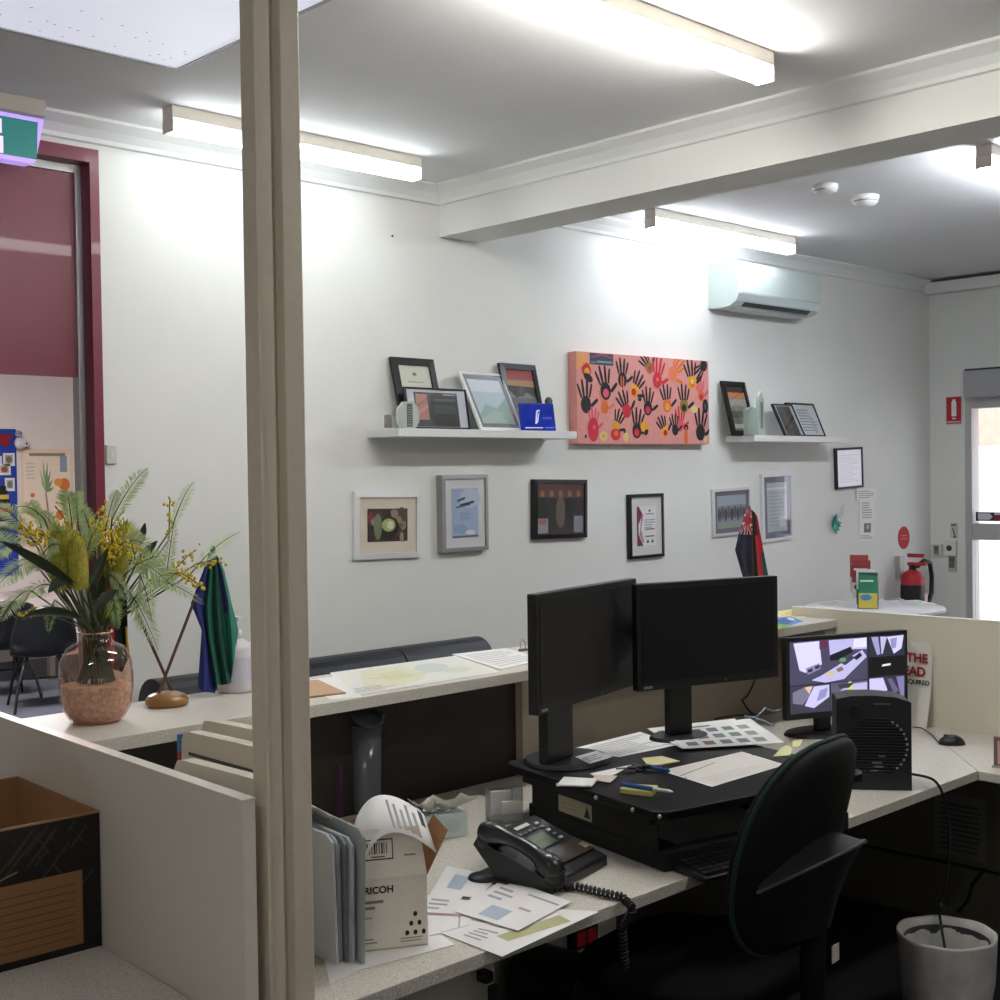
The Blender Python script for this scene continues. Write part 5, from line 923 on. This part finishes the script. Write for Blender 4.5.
for i, (x, y, r) in enumerate(((0, 0, .3), (.02, .01, 1.4), (-.02, .012, 2.6), (.01, -.014, -.8))):
    g = G(); c_, s_ = math.cos(r), math.sin(r); k0 = Vector((x, y, .003+.004*i)); dv = Vector((c_, s_, 0)); g.lathe([(0, -.002), (.013, -.002), (.013, .002), (0, .002)], m('#2a2a2e', .35, .6), k0, 12); g.tube([k0+dv*.012, k0+dv*.045], .0028, m('#77767a', .3, .8), 6); g.build('key', t)
# cables behind the screens
for pts, lab in (([(756,676,1.0,2.96), (742,700,.8,2.95), (760,715,.735,2.9), (715,719,.735,2.9)], 'thin dark cable hanging behind the twin monitors'), ([(790,703,.9,2.75), (765,708,.80,2.8), (745,716,.735,2.8), (775,726,.735,2.7)], 'pale blue grey cable looping behind the security monitor'), ([(560,700,.95,2.92), (548,740,.8,2.9), (540,762,.735,2.86)], 'dark cable behind the monitor nearer the post')):
    P = [PY(x, y, Y) for x, y, z, Y in pts]; P = [Vector((p.x, p.y, max(p.z, DT+.006))) for p in P]; g = G(); f = []
    for i in range(len(P)-1): f += [P[i].lerp(P[i+1], k/6)+Vector((0, 0, -.02*math.sin(PI*k/6) if P[i].z > .8 else .006*math.sin(PI*k/6))) for k in range(6)]
    g.tube(f+[P[-1]], .004, m('#8c98a8', .5) if 'pale' in lab else BLK, 6); tag(g.build('cable'), lab, 'cable')
# mouse with its lead, paper sign, picture at the edge
a, b = PZ(941, 746, DT), PZ(968, 746, DT); M = basis((a+b)/2+Vector((.02, .02, .001)), b-a, Vector((0, 0, 1))); w = (b-a).length
t = thing('computer_mouse', 'black computer mouse on the desk return', 'mouse', M=M)
g = G(); g.add(*(lambda n, k: ([(w/2*math.cos(2*PI*j/n)*math.cos(PI/2*i/k), .032*math.sin(2*PI*j/n)*math.cos(PI/2*i/k), .034*math.sin(PI/2*i/k)) for i in range(k+1) for j in range(n)], [(i*n+j, i*n+(j+1) % n, (i+1)*n+(j+1) % n, (i+1)*n+j) for i in range(k) for j in range(n)]))(24, 6), m('#111214', .3), True); g.build('body', t)
g = G(); g.lathe([(.0, 0), (.008, 0), (.008, .004), (0, .004)], m('#3a3b40', .4), (-w*.22, 0, .030), 12); g.build('wheel', t)
p = [PZ(913, 727, DT+.004), PZ(922, 728, DT+.004), PZ(932, 735, DT+.004), M @ Vector((-w/2, 0, .006))]; g = G(); g.tube(p, .0022, BLK, 6); o = g.build('lead', t); o.matrix_parent_inverse = M.inverted()
S0, S1, S2, S3 = PX(893, 640, RX-.004), PX(929, 650, RX-.004), PX(928, 728, RX-.035), PX(893, 722, RX-.035)
g = G(); pts = [S3+Vector((-.03, 0, 0)), S2+Vector((-.03, 0, 0))]
M = basis((S2+S3)/2, S2-S3, Vector((0, 0, 1))); w = (S2-S3).length+.05; h = (S0.z-DT)
M = Matrix.Translation((RX-.004, S2.y-.005, DT+.001)) @ Matrix.Rotation(-PI/2, 4, 'Z'); w = .36
t = thing('paper_sign', 'curled white notice with red lettering against the cream partition', 'sign', M=M)
n = 10; cv = [(-.055*(1-i/n)**2.2-.001, h*i/n) for i in range(n+1)]; g = G(); g.add([(sx, c_[0], c_[1]) for c_ in cv for sx in (-w, 0)], [(2*i, 2*i+1, 2*i+3, 2*i+2) for i in range(n)], m('#dcdad2', .8), True); o = g.build('sheet', t)
RT_ = m('#a3202c', .8)
text('THE', .048, RT_, t, Matrix.Translation((-.016, -.008, h*.76)) @ WALLTXT, align='RIGHT', bold=.0016)
text('EAD', .048, RT_, t, Matrix.Translation((-.022, -.014, h*.60)) @ WALLTXT, align='RIGHT', bold=.0016)
text('REQUIRED', .024, m('#33302e', .8), t, Matrix.Translation((-.004, -.019, h*.50)) @ WALLTXT, align='RIGHT', bold=.0008)
a = PZ(994, 767, DT); t = thing('framed_photo', 'small pinkish framed picture cut off by the picture edge on the desk', 'picture frame', (a.x, a.y, DT+.001), -1.25)
g = G(); g.box((0, -.008, 0), (.13, .008, .10), m('#77605c', .5)); g.build('frame', t, bevel=.002)
g = G(); g.box((.012, -.0095, .012), (.118, -.0081, .088), m('#c9a59c', .6)); g.build('picture', t)
g = G(); g.box((-.005, -.012, -.0005), (.13, .012, .006), m('#b9aca6', .5)); g.build('foot', t)
# ================================================================== office chair
CF = m('#0a0c0b', .95, noise=.2, scale=200, spec=.15); CGRN = m('#0e2c25', .8); CP = m('#0c0c0d', .6, spec=.25)
cc = PZ(800, 820, .88); CM = Matrix.Translation((cc.x-.035, cc.y-.0, 0)) @ Matrix.Rotation(math.radians(6), 4, 'Z')
t = thing('office_chair', 'black office chair with dark green edging pushed in at the desk', 'chair', M=CM)
# outline of the padded back (local x width, z height), facing +y
def outline(w, zb, zt):
    o = []
    for i in range(40):
        a = 2*PI*i/40; x, z = math.cos(a), math.sin(a); p = 3.2
        x = math.copysign(abs(x)**(2/p), x); z = math.copysign(abs(z)**(2/p), z); wz = w/2*(1+.06*z-.05*z*z); f = (z+1)/2; o.append((x*wz*(1.06-.24*f*f), (zb+zt)/2+z*(zt-zb)/2))
    return o
tilt = lambda z: -.16*(z-.62)-.10*max(0, z-.85)
ol = outline(.46, .59, 1.085)
g = G(); bow = lambda x: .05*(x/.23)**2
rings = [(1., .0), (.985, -.022), (.93, -.040), (.80, -.05), (.45, -.054), (.0, -.055)]
def pad(g, sgn, mt):
    vs = []; cz2 = .86
    for s, d in rings:
        for x, z in ol: X, Z = x*s, cz2+(z-cz2)*s; vs.append((X, tilt(Z)+bow(X)+sgn*d*.8, Z))
    n = len(ol); g.add(vs, [((i*n+k, i*n+(k+1) % n, (i+1)*n+(k+1) % n, (i+1)*n+k)) for i in range(len(rings)-1) for k in range(n)], mt, True)
pad(g, -1, CF); g.build('backrest', t)
g = G(); pad(g, 1, m('#0a0b0b', .6, spec=.25)); g.build('back_shell', t)
g = G(); g.tube([(x*1.004, tilt(z)+bow(x), 0.86+(z-.86)*1.004) for x, z in ol+ol[:2]], .0065, CGRN, 8, False); g.build('edge_piping', t)
g = G(); g.add(*(lambda N, K: ([(.26*math.copysign(abs(math.cos(2*PI*j/N))**.6, math.cos(2*PI*j/N))*s, .27+.25*math.copysign(abs(math.sin(2*PI*j/N))**.6, math.sin(2*PI*j/N))*s, z) for s, z in ((.0, .44), (.92, .44), (1, .465), (1, .50), (.94, .52), (.6, .53), (0, .53)) for j in range(N)], [(i*N+j, i*N+(j+1) % N, (i+1)*N+(j+1) % N, (i+1)*N+j) for i in range(6) for j in range(N)]))(32, 7), CF, True); g.build('seat', t)
g = G(); g.tube([(0, .18, .42), (0, .02, .41), (0, -.05, .45), (0, -.05, .58), (0, -.06, .66)], [.03, .03, .03, .03, .025], CP, 10); g.build('back_bracket', t)
g = G(); n = 18; vs = []   # moulded cover bulging behind the lower back
for k in range(n+1):
    x = -.215+.43*k/n; cq = math.cos(PI*x/.43)**.8 if abs(x) < .2149 else 0.
    for q in range(7): f = q/6; z = .64+(.135+.08*cq)*f; vs.append((x*(.75+.25*f), tilt(z)+bow(x)-.045-cq*(.03+.05*f*f), z))
g.add(vs, [(a*7+b, (a+1)*7+b, (a+1)*7+b+1, a*7+b+1) for a in range(n) for b in range(6)], m('#121314', .5, spec=.3), True)
g.add([vs[k*7+6] for k in range(n+1)]+[(vs[k*7+6][0]*.97, tilt(.8)+bow(vs[k*7+6][0])-.04, vs[k*7+6][2]+.012) for k in range(n+1)], [(k, k+1, n+2+k, n+1+k) for k in range(n)], m('#121314', .5, spec=.3), True); g.build('lumbar_cover', t)
g = G(); g.tube([vs[k*7+6] for k in range(n+1)], .005, m('#303234', .4), 8); g.build('cover_rim', t)
g = G(); g.lathe([(0, .08), (.03, .08), (.03, .28), (.022, .28), (.022, .44), (0, .44)], CP, (0, .25, 0), 16); g.build('gas_column', t)
for k in range(5):
    a = 2*PI*k/5+.3; g = G(); e_ = Vector((math.cos(a), math.sin(a), 0)); g.tube([Vector((0, .25, .11)), Vector((0, .25, .10))+e_*.15, Vector((0, .25, .075))+e_*.29], [.03, .024, .016], CP, 8); b_ = g.build('base_spoke', t)
    g = G(); wx = Vector((0, .25, .03))+e_*.29; sd = Vector((-e_.y, e_.x, 0)); g.tube([wx-sd*.02, wx+sd*.02], .029, BLK, 14); g.build('caster', b_)
g = G(); g.box((.03, -.085, .56), (.065, -.083, .60), m('#b9b4a8', .7)); g.build('tag', t)

# fan heater
a, b = PZ(837, 789.5, DT), PZ(912, 790.9, DT); M = basis(Vector(((a.x+b.x)/2, (a.y+b.y)/2, DT+.001)), b-a, Vector((0, 0, 1))); w = (b-a).length; h = PX(912, 699, b.x).z-DT
t = thing('fan_heater', 'dark grey upright fan heater at the desk edge beside the office chair', 'fan heater', M=M); FH = m('#1c1d20', .5)
pr = [(-w/2, 0), (w/2, 0), (w/2, h-.012), (w*.3, h+.003), (0, h+.008), (-w*.3, h+.006), (-w/2, h-.004)]
g = G(); g.prism(pr, lambda u, v: (u, 0, v), lambda u, v: (u, .115, v), FH); g.build('housing', t, bevel=.006, seg=3)
rg, cg = w*.40, Vector((.012, 0, h*.48))
g = G(); nn = 40; disc = [(cg.x+rg*math.cos(2*PI*i/nn), cg.z+rg*math.sin(2*PI*i/nn)) for i in range(nn)]
g.poly([(x, -.0012, z) for x, z in disc], m('#060607', .6)); g.build('grille_opening', t)
for i in range(19):
    z = -rg+rg*2*(i+.5)/19; hw = math.sqrt(max(rg*rg-z*z, 0)); g = G(); g.box((cg.x-hw, -.006, cg.z+z-.0016), (cg.x+hw, -.0013, cg.z+z+.0016), m('#2a2b2f', .35)); g.build('grille_bar', t)
g = G()
for an in range(-50, 62, 11):
    q = math.radians(an); x, z = cg.x+rg*.96*math.cos(q), cg.z+rg*.96*math.sin(q); g.box((x-.0035, -.0075, z-.003), (x+.0035, -.0061, z+.003), m('#a9a9a6', .4))
for x, z, ww in ((.01,-.03,.02),(-.005,-.05,.03),(.0,-.062,.028),(-.012,-.074,.022)): g.box((cg.x+x-ww/2, -.0075, cg.z+z-.002), (cg.x+x+ww/2, -.0061, cg.z+z+.002), m('#77777a', .4))
g.build('trim_marks', t)
g = G(); g.tube([(-w*.25, -.012, h-.038), (-w*.25, .001, h-.038)], .018, m('#101012', .4), 20); g.build('control_knob', t)
g = G(); g.box((.0, -.001, h-.02), (.05, -.0002, h-.015), m('#55565a', .5)); g.build('badge', t)
# power cable of the heater hanging over the edge
cps = [(912, 774, 3.62, 1.93), (935, 781, 3.66, 1.90), (946, 805, 3.70, 1.88), (950, 840, 3.70, 1.87), (947, 880, 3.68, 1.86), (940, 907, 3.66, 1.85), (941, 925, 3.60, 1.72), (947, 960, 3.56, 1.63), (949, 985, 3.55, 1.62), (946, 1010, 3.55, 1.62)]
P = [PX(x, y, X) for x, y, X, Y in cps]; f = []
for i in range(len(P)-1):
    p0, p1, p2, p3 = P[max(i-1, 0)], P[i], P[i+1], P[min(i+2, len(P)-1)]
    for k in range(8):
        q = k/8; f.append(.5*((2*p1)+(p2-p0)*q+(2*p0-5*p1+4*p2-p3)*q*q+(3*p1-p0-3*p2+p3)*q**3))
P3 = f+[P[-1], Vector((P[-1].x, P[-1].y, .01))]
g = G(); g.tube(P3, .0042, BLK, 8); tag(g.build('power_cable'), 'black power cable hanging from the fan heater down past the bin', 'cable')
a = PX(941, 907, 3.66); t = thing('cable_tie', 'black knotted tie on the cable above the bin', 'cable tie', (a.x, a.y, a.z)); g = G(); g.ball((0, 0, 0), .014, BLK, 8); g.tube([(0, 0, 0), (.03, -.025, .006), (.036, -.03, .026)], .004, BLK, 6); g.build('body', t)
# bin
bc = PZ(946.5, 932, .32); br = (PZ(995, 932, .32)-PZ(898, 932, .32)).length/2
t = thing('waste_bin', 'round waste bin with a crumpled grey white liner under the desk corner', 'bin', (bc.x, bc.y, 0)); LN_ = m('#c4c2bd', .55, noise=.12, scale=20, bump=.25)
g = G(); g.lathe([(0, .002), (br*.72, .002), (br*.86, .30)], m('#3b3c40', .5), n=40); g.build('bucket', t)
g = G(); n = 60; prof = [(.80, .03), (.86, .10), (.92, .18), (.97, .26), (1.0, .312), (1.0, .322), (.95, .318), (.81, .27), (.75, .18), (.67, .03), (.0, .02)]; vs = []
rr = random.Random(9); ph = [rr.uniform(0, 6.28) for _ in range(12)]
for r_, z in prof:
    for k in range(n):
        a = 2*PI*k/n; wv = 0 if .30 < z < .325 else sum(math.sin(a*(5+j*2)+ph[j]+z*22*((-1)**j)) for j in range(4))*.011
        vs.append((br*(r_+wv)*math.cos(a), br*(r_+wv)*math.sin(a), z+(.0015*math.sin(a*7+ph[5]) if z > .3 else 0)))
g.add(vs, [(i*n+k, i*n+(k+1) % n, (i+1)*n+(k+1) % n, (i+1)*n+k) for i in range(len(prof)-1) for k in range(n)], LN_, True); g.build('liner', t)
# dark things under the desk
t = thing('bag', 'black bag slumped on the floor under the desk beside the bin', 'bag', (3.5, 2.45, 0), -.3)
g = G(); g.hexa([(-.28, -.11, 0), (.24, -.11, 0), (.24, .11, 0), (-.28, .11, 0)], [(-.24, -.07, .27), (.18, -.08, .24), (.18, .06, .24), (-.24, .06, .27)], BLKM); g.build('body', t, bevel=.05, seg=4)
g = G(); g.tube([(-.14, -.09, .24), (-.12, -.1, .33), (.05, -.1, .33), (.08, -.09, .23)], .012, BLKM, 8); g.build('handle', t)
p = PY(572, 985, 2.35); t = thing('computer_case', 'black rounded computer case standing under the desk below the power outlet', 'computer', (p.x, 2.3, 0), .12); hh = PY(572, 962, 2.3).z
g = G(); pr = [(.09*math.cos(PI*i/12), hh-.09+.09*math.sin(PI*i/12)) for i in range(13)]+[(-.09, .0), (.09, .0)]
g.prism(pr, lambda a, b: (a, -.02, b), lambda a, b: (a, .2, b), BLK); g.build('casing', t, bevel=.004)
a, b = PY(937, 797, 2.88), PY(984, 860, 2.88)
x0, x1 = PX(934, 800, RX-.035), PX(986, 800, RX-.035)
t = thing('notice', 'grey printed notice taped under the desk return', 'notice', (RX-.0315, (x0.y+x1.y)/2, 0)); zt_, zb_ = PX(960, 796, RX-.035).z, PX(960, 858, RX-.035).z; ww = abs(x0.y-x1.y)/2
g = G(); g.box((-.0015, -ww, zb_), (0, ww, min(zt_, DT-.05)), m('#8a8884', .8)); g.art(lambda u, v, l: (-.0015-l, ww-2*ww*u, zb_+(min(zt_, DT-.05)-zb_)*v), [lines(.1,.1,.9,.9,10,m('#5f5d5a'))]); g.build('sheet', t)
for (pp, lab) in (([(862,845),(900,853),(945,862),(1000,874)], 'dark cable sagging along the panel under the desk return'), ([(985,869),(972,885),(968,900),(958,912)], 'dark cable dropping behind the bin')):
    Pw = [PX(x, y, RX-.05) for x, y in pp]; g = G(); g.tube(Pw, .006, BLK, 6); tag(g.build('cable'), lab, 'cable')

# ================================================================== round table by the door
TZ = .905; tl, tr = PZ(805, 605, TZ), PZ(945, 606.5, TZ); tc = (tl+tr)/2; tr_ = (tr-tl).length/2; tc.x -= .03; tc.y -= .02
t = thing('round_table', 'round white high table with papers near the entrance door', 'table', (tc.x, tc.y, 0)); TW = m('#e4e4e8', .4)
g = G(); g.lathe([(0, TZ-.03), (tr_-.006, TZ-.03), (tr_, TZ-.024), (tr_, TZ-.006), (tr_-.006, TZ), (0, TZ)], TW, n=56); g.build('tabletop', t)
g = G(); g.lathe([(0, .03), (.035, .03), (.035, TZ-.031), (0, TZ-.031)], SIL, n=20); g.build('column', t)
g = G(); g.lathe([(0, 0), (.26, 0), (.25, .015), (.04, .0299), (0, .0299)], SIL, n=36); g.build('base', t)
for px, lab, ar in (([(893,601),(918,600),(937,604),(905,606)], 'white printed sheet on the round table nearest the door', [lines(.1,.1,.9,.9,5)]), ([(812,603),(838,600),(846,605),(822,608)], 'white sheet on the round table beside the brochure stand', [lines(.1,.1,.9,.9,5)]), ([(880,599),(900,598.5),(905,600),(884,601)], 'grey sheet on the round table behind the brochure stand', [('r',.1,.1,.9,.9,m('#8f98a0'))])):
    flat('leaflet', lab, 'leaflet', px, TZ+.001, ar)
q = PZ(868, 609, TZ+.001); vd = Vector((q.x, q.y, 0)).normalized(); M = basis(Vector((q.x, q.y, TZ+.001)), Vector((vd.y, -vd.x, 0)), Vector((0, 0, 1))); dd = math.hypot(q.x, q.y)
t = thing('brochure_holder', 'clear tiered brochure stand on the round table', 'brochure holder', M=M); k_ = dd/F
hw = 11*k_
g = G(); g.box((-hw*.9, -.01, .0005), (hw*.9, .13, .004), CH)
for i in range(4): g.box((-hw*.9-i*2*k_*0, .01+.03*i, .0041), (hw*.9, .013+.03*i, .05+.05*i), CH)
g.build('stand', t)
for i, (c1, c2, c3, lab, y0, y1, xo) in enumerate((('#2a7a5c','#c9b84a','#3f7fb0','green and yellow brochure lowest in the clear tiered stand', -1, 35, 0), ('#d9d9d2','#2f5a4a','#7f8a80','white and green brochure second lowest in the clear tiered stand', 4, 38, -2), ('#8c2b33','#c9c9c4','#5a2228','dark red brochure third up in the clear tiered stand', 9, 46, -6), ('#9c4238','#d0c9c0','#7a2f2a','red brown brochure topmost in the clear tiered stand', 14, 51, -8))):
    y = .004+.03*i; z0, z1 = max(.005, y0*k_), y1*k_; x = xo*k_; g = G(); w2 = 8.7*k_
    g.hexa([(x-w2, y, z0), (x+w2, y, z0), (x+w2, y+.006, z0), (x-w2, y+.006, z0)], [(x-w2, y+.012, z1), (x+w2, y+.012, z1), (x+w2, y+.018, z1), (x-w2, y+.018, z1)], m(c1, .6))
    fn = lambda u, v, l: (x-w2+2*w2*u, y+.012*v-.0005-l, z0+(z1-z0)*v)
    g.art(fn, [('r',.0,.0,1,.42,m(c2,.6)), ('c',.4,.3,.3,.09,m(c3,.6)), ('r',.1,.74,.8,.79,m('#d9dcd6'))] + ([('p',[(0,.96),(1,.9),(1,1),(0,1)],m('#1d4a38'))] if i == 0 else []))
    tag(g.build('brochure', None, M), lab, 'brochure')

# ================================================================== next room
def farp(x, y, Y=FRY): return PY(x, y, Y)
a, b = farp(-60, 428, FRY-.02), farp(18.5, 575, FRY-.02)
t = thing('pin_board', 'blue pin board on the far wall at the edge of the doorway', 'pin board', (0, FRY, 0))
g = G(); g.box((a.x, -.03, b.z), (b.x, -.0005, a.z), m('#2442a0', .9, noise=.08, scale=60)); g.build('board', t)
for x0, y0, x1, y1, c, lab in ((3,453,15,466,'#7a6a50','square photo card uppermost on the blue pin board'), (-2,464,11,475,'#8c4f3f','brown photo card below the uppermost card on the blue pin board'), (5,478,15,491,'#6f7a66','white bordered photo card lowest on the blue pin board'), (-6,456,2,464,'#d0cdd8','white card cut by the picture edge on the blue pin board')):
    p, q = farp(x0, y0, FRY-.04), farp(x1, y1, FRY-.04); g = G(); t = thing('photo_card', lab, 'photo', (0, FRY-.034, 0))
    g.box((p.x, -.004, q.z), (q.x, 0, p.z), m('#e3e1e0')); g.art(lambda u, v, l: (p.x+(q.x-p.x)*u, -.004-l, q.z+(p.z-q.z)*v), [('r',.18,.2,.82,.85,m('#a8a69e')),('c',.5,.5,.26,.26,m(c))]); g.build('print', t)
p, q = farp(-8, 434, FRY-.05), farp(13, 447, FRY-.05); t = thing('paper_garland', 'dark red paper swag across the top of the blue pin board', 'decoration', (0, FRY-.036, 0))
g = G(); g.prism([(p.x, p.z), (q.x, p.z), (q.x-.02, (p.z+q.z)/2), ((p.x+q.x)/2+.04, q.z), (p.x, (p.z+q.z)/2)], lambda u, v: (u, -.008, v), lambda u, v: (u, 0, v), m('#8c1620', .8)); g.build('swag', t)
p = farp(20, 441, FRY-.08); t = thing('soft_toy', 'white and blue fluffy toy perched at the corner of the blue pin board', 'toy', (p.x, FRY-.085, p.z)); F_ = m('#d9d7da', .95, noise=.15, scale=60)
g = G(); g.ball((0, 0, -.02), .055, F_, 12, (1.05, .8, 1.1)); g.ball((-.02, -.01, .065), .035, m('#9a9ab0', .9), 10); g.ball((.045, -.03, -.03), .028, F_, 8); g.build('body', t)
g = G(); g.ball((.04, -.055, -.028), .010, m('#2b2a4a'), 6); g.ball((.066, -.035, -.03), .010, m('#2b2a4a'), 6); g.ball((-.01, -.045, .075), .008, m('#2b2a4a'), 6); g.ball((-.035, -.04, .07), .008, m('#2b2a4a'), 6); g.build('eyes', t)
p, q = farp(-4, 486, FRY-.06), farp(9, 530, FRY-.06); t = thing('paper_figure', 'striped black and red paper figure hanging over the blue pin board', 'decoration', (p.x, FRY-.055, 0)); hh = p.z-q.z
g = G(); ww = q.x-p.x
for i, c in enumerate(('#141416','#1a1a1a','#c9b84a','#141416','#c9c4c0','#c4493a','#d9d4cf','#2a2a3a','#d9d4cf','#17171c')):
    z1 = p.z-hh*i/10; off = ww*.35*math.sin(i*.33); g.hexa([(off, -.012, z1-hh/10), (off+ww*.8, -.012, z1-hh/10), (off+ww*.8, 0, z1-hh/10), (off, 0, z1-hh/10)], [(off, -.012, z1), (off+ww*.8, -.012, z1), (off+ww*.8, 0, z1), (off, 0, z1)], m(c, .8))
g.build('body', t)
p, q = farp(21, 449, FRY-.005), farp(75, 562, FRY-.005); t = thing('poster', 'cream poster of a green plant and orange fruits on the far wall', 'poster', (0, FRY-.004, 0)); w, h = q.x-p.x, p.z-q.z
g = G(); g.box((p.x, 0, q.z), (q.x, .003, p.z), m('#e8cdb2', .8)); OR = m('#dd7a36', .8); SG = m('#7f9468', .8); fn = lambda u, v, l: (p.x+w*u, -l*3, q.z+h*v)
it = [('r',.04,.03,.95,.96,m('#ecd9c4')),('r',.15,.94,.85,.965,m('#8c8478')),('r',.74,.80,.88,.94,m('#8c9ea8')),('p',[(.5,.35),(.54,.35),(.47,.62),(.44,.62)],m('#9a7a6a'))]
for tx, ty in ((.34, .84), (.41, .92), (.50, .90), (.56, .82), (.60, .74), (.36, .74), (.62, .67)):
    bx_, by_ = .455, .62+.03*(ty-.7); dx, dy = tx-bx_, ty-by_; it.append(('p', [(bx_, by_), (bx_+dx*.5-.022, by_+dy*.5+.012), (tx, ty), (bx_+dx*.5+.022, by_+dy*.5-.012)], SG if tx > .45 else m('#8aa06c')))
it += [('c',.82,.69,.11,.055,OR),('c',.70,.71,.08,.035,m('#e39a4a')),('c',.72,.42,.08,.045,OR),('c',.2,.60,.045,.02,OR),('c',.19,.46,.05,.04,OR),('c',.29,.47,.02,.03,OR),('c',.36,.44,.02,.03,m('#c9684a')),('c',.3,.28,.07,.045,m('#c98a6a')),('c',.19,.18,.09,.025,m('#cf6a50')),('c',.66,.53,.025,.01,OR),('c',.87,.56,.04,.015,m('#c9684a')),('l',.08,.74,.25,.9,5,m('#cfc4b4')),('l',.08,.2,.14,.42,6,m('#cfc4b4'))]
g.art(fn, it); g.build('sheet', t)
# table and chairs of the next room
GT = m('#bcb0ae', .6); q = PZ(77, 600, .72); t = thing('meeting_table', 'long pale cloth covered table in the next room, behind the black chairs', 'table', (q.x+.12, q.y+.45, 0))
g = G(); g.box((-2.4, 0, .69), (0, .9, .72), GT); g.build('tabletop', t, bevel=.006)
g = G(); g.box((-2.4, -.012, .42), (.012, -.001, .72), GT); g.box((.001, 0, .42), (.012, .9, .72), GT); g.build('cloth_drop', t)
for x in (-2.3, -.1):
    for y in (.1, .8): g = G(); g.box((x-.025, y-.025, 0), (x+.025, y+.025, .6895), m('#55524f', .5)); g.build('leg', t)
def bucket_chair(x, y, rz, label, first=None):
    t = thing('bucket_chair', label, 'chair', (x, y, 0), rz, 'black bucket chairs in the next room'); K = m('#15171b', .4)
    g = G(); n, k = 13, 12; vs = []
    for i in range(k+1):
        s = i/k
        for j in range(n):
            u = -1+2*j/(n-1)
            if s < .45: q = s/.45; y_ = -.21+.40*q; z = .46-.025*math.sin(PI*q)+.05*u*u*q; hw = .22+.02*q
            else: q = (s-.45)/.55; y_ = .19+.09*q-.12*u*u*(1-.3*q); z = .475+.38*q-.05*u*u*q; hw = .24-.06*q*q
            vs.append((hw*u, y_, z))
    g.add(vs, [(i*n+j, i*n+j+1, (i+1)*n+j+1, (i+1)*n+j) for i in range(k) for j in range(n-1)], K, True); o = g.build('shell', t); s_ = o.modifiers.new('th', 'SOLIDIFY'); s_.thickness = .022
    for sx in (-1, 1):
        for sy in (-1, 1): g = G(); g.tube([(sx*.12, sy*.10, .435), (sx*.20, sy*.19, .22), (sx*.235, sy*.24, .0)], [.014, .013, .011], m('#0d0d0f', .4), 8); g.build('leg', t)
    g = G(); g.tube([(-.2, .0, .24), (.2, .0, .24)], .009, BLK, 6); g.build('stretcher', t); return t
for px, z, rz, lab in (((43,707), 0, PI-.3, 'black bucket chair nearest the pink vase in the next room'), ((3,698), 0, PI-.1, 'black bucket chair partly cut off, behind the lower wattle sprigs')):
    p = PZ(*px, z); bucket_chair(p.x, p.y, rz, lab).scale = (.96, .96, .92)
p = PZ(12, 585, .0); 

# ================================================================== world, colour management
wd = bpy.data.worlds.new('daylight'); bpy.context.scene.world = wd; wd.use_nodes = True; nt = wd.node_tree
nt.nodes['Background'].inputs[0].default_value = (.86, .92, 1.0, 1); nt.nodes['Background'].inputs[1].default_value = 1.35
vs_ = bpy.context.scene.view_settings; vs_.view_transform = 'Standard'; vs_.look = 'None'; vs_.gamma = 1; vs_.exposure = .75; vs_.use_curve_mapping = False
bpy.context.view_layer.update()
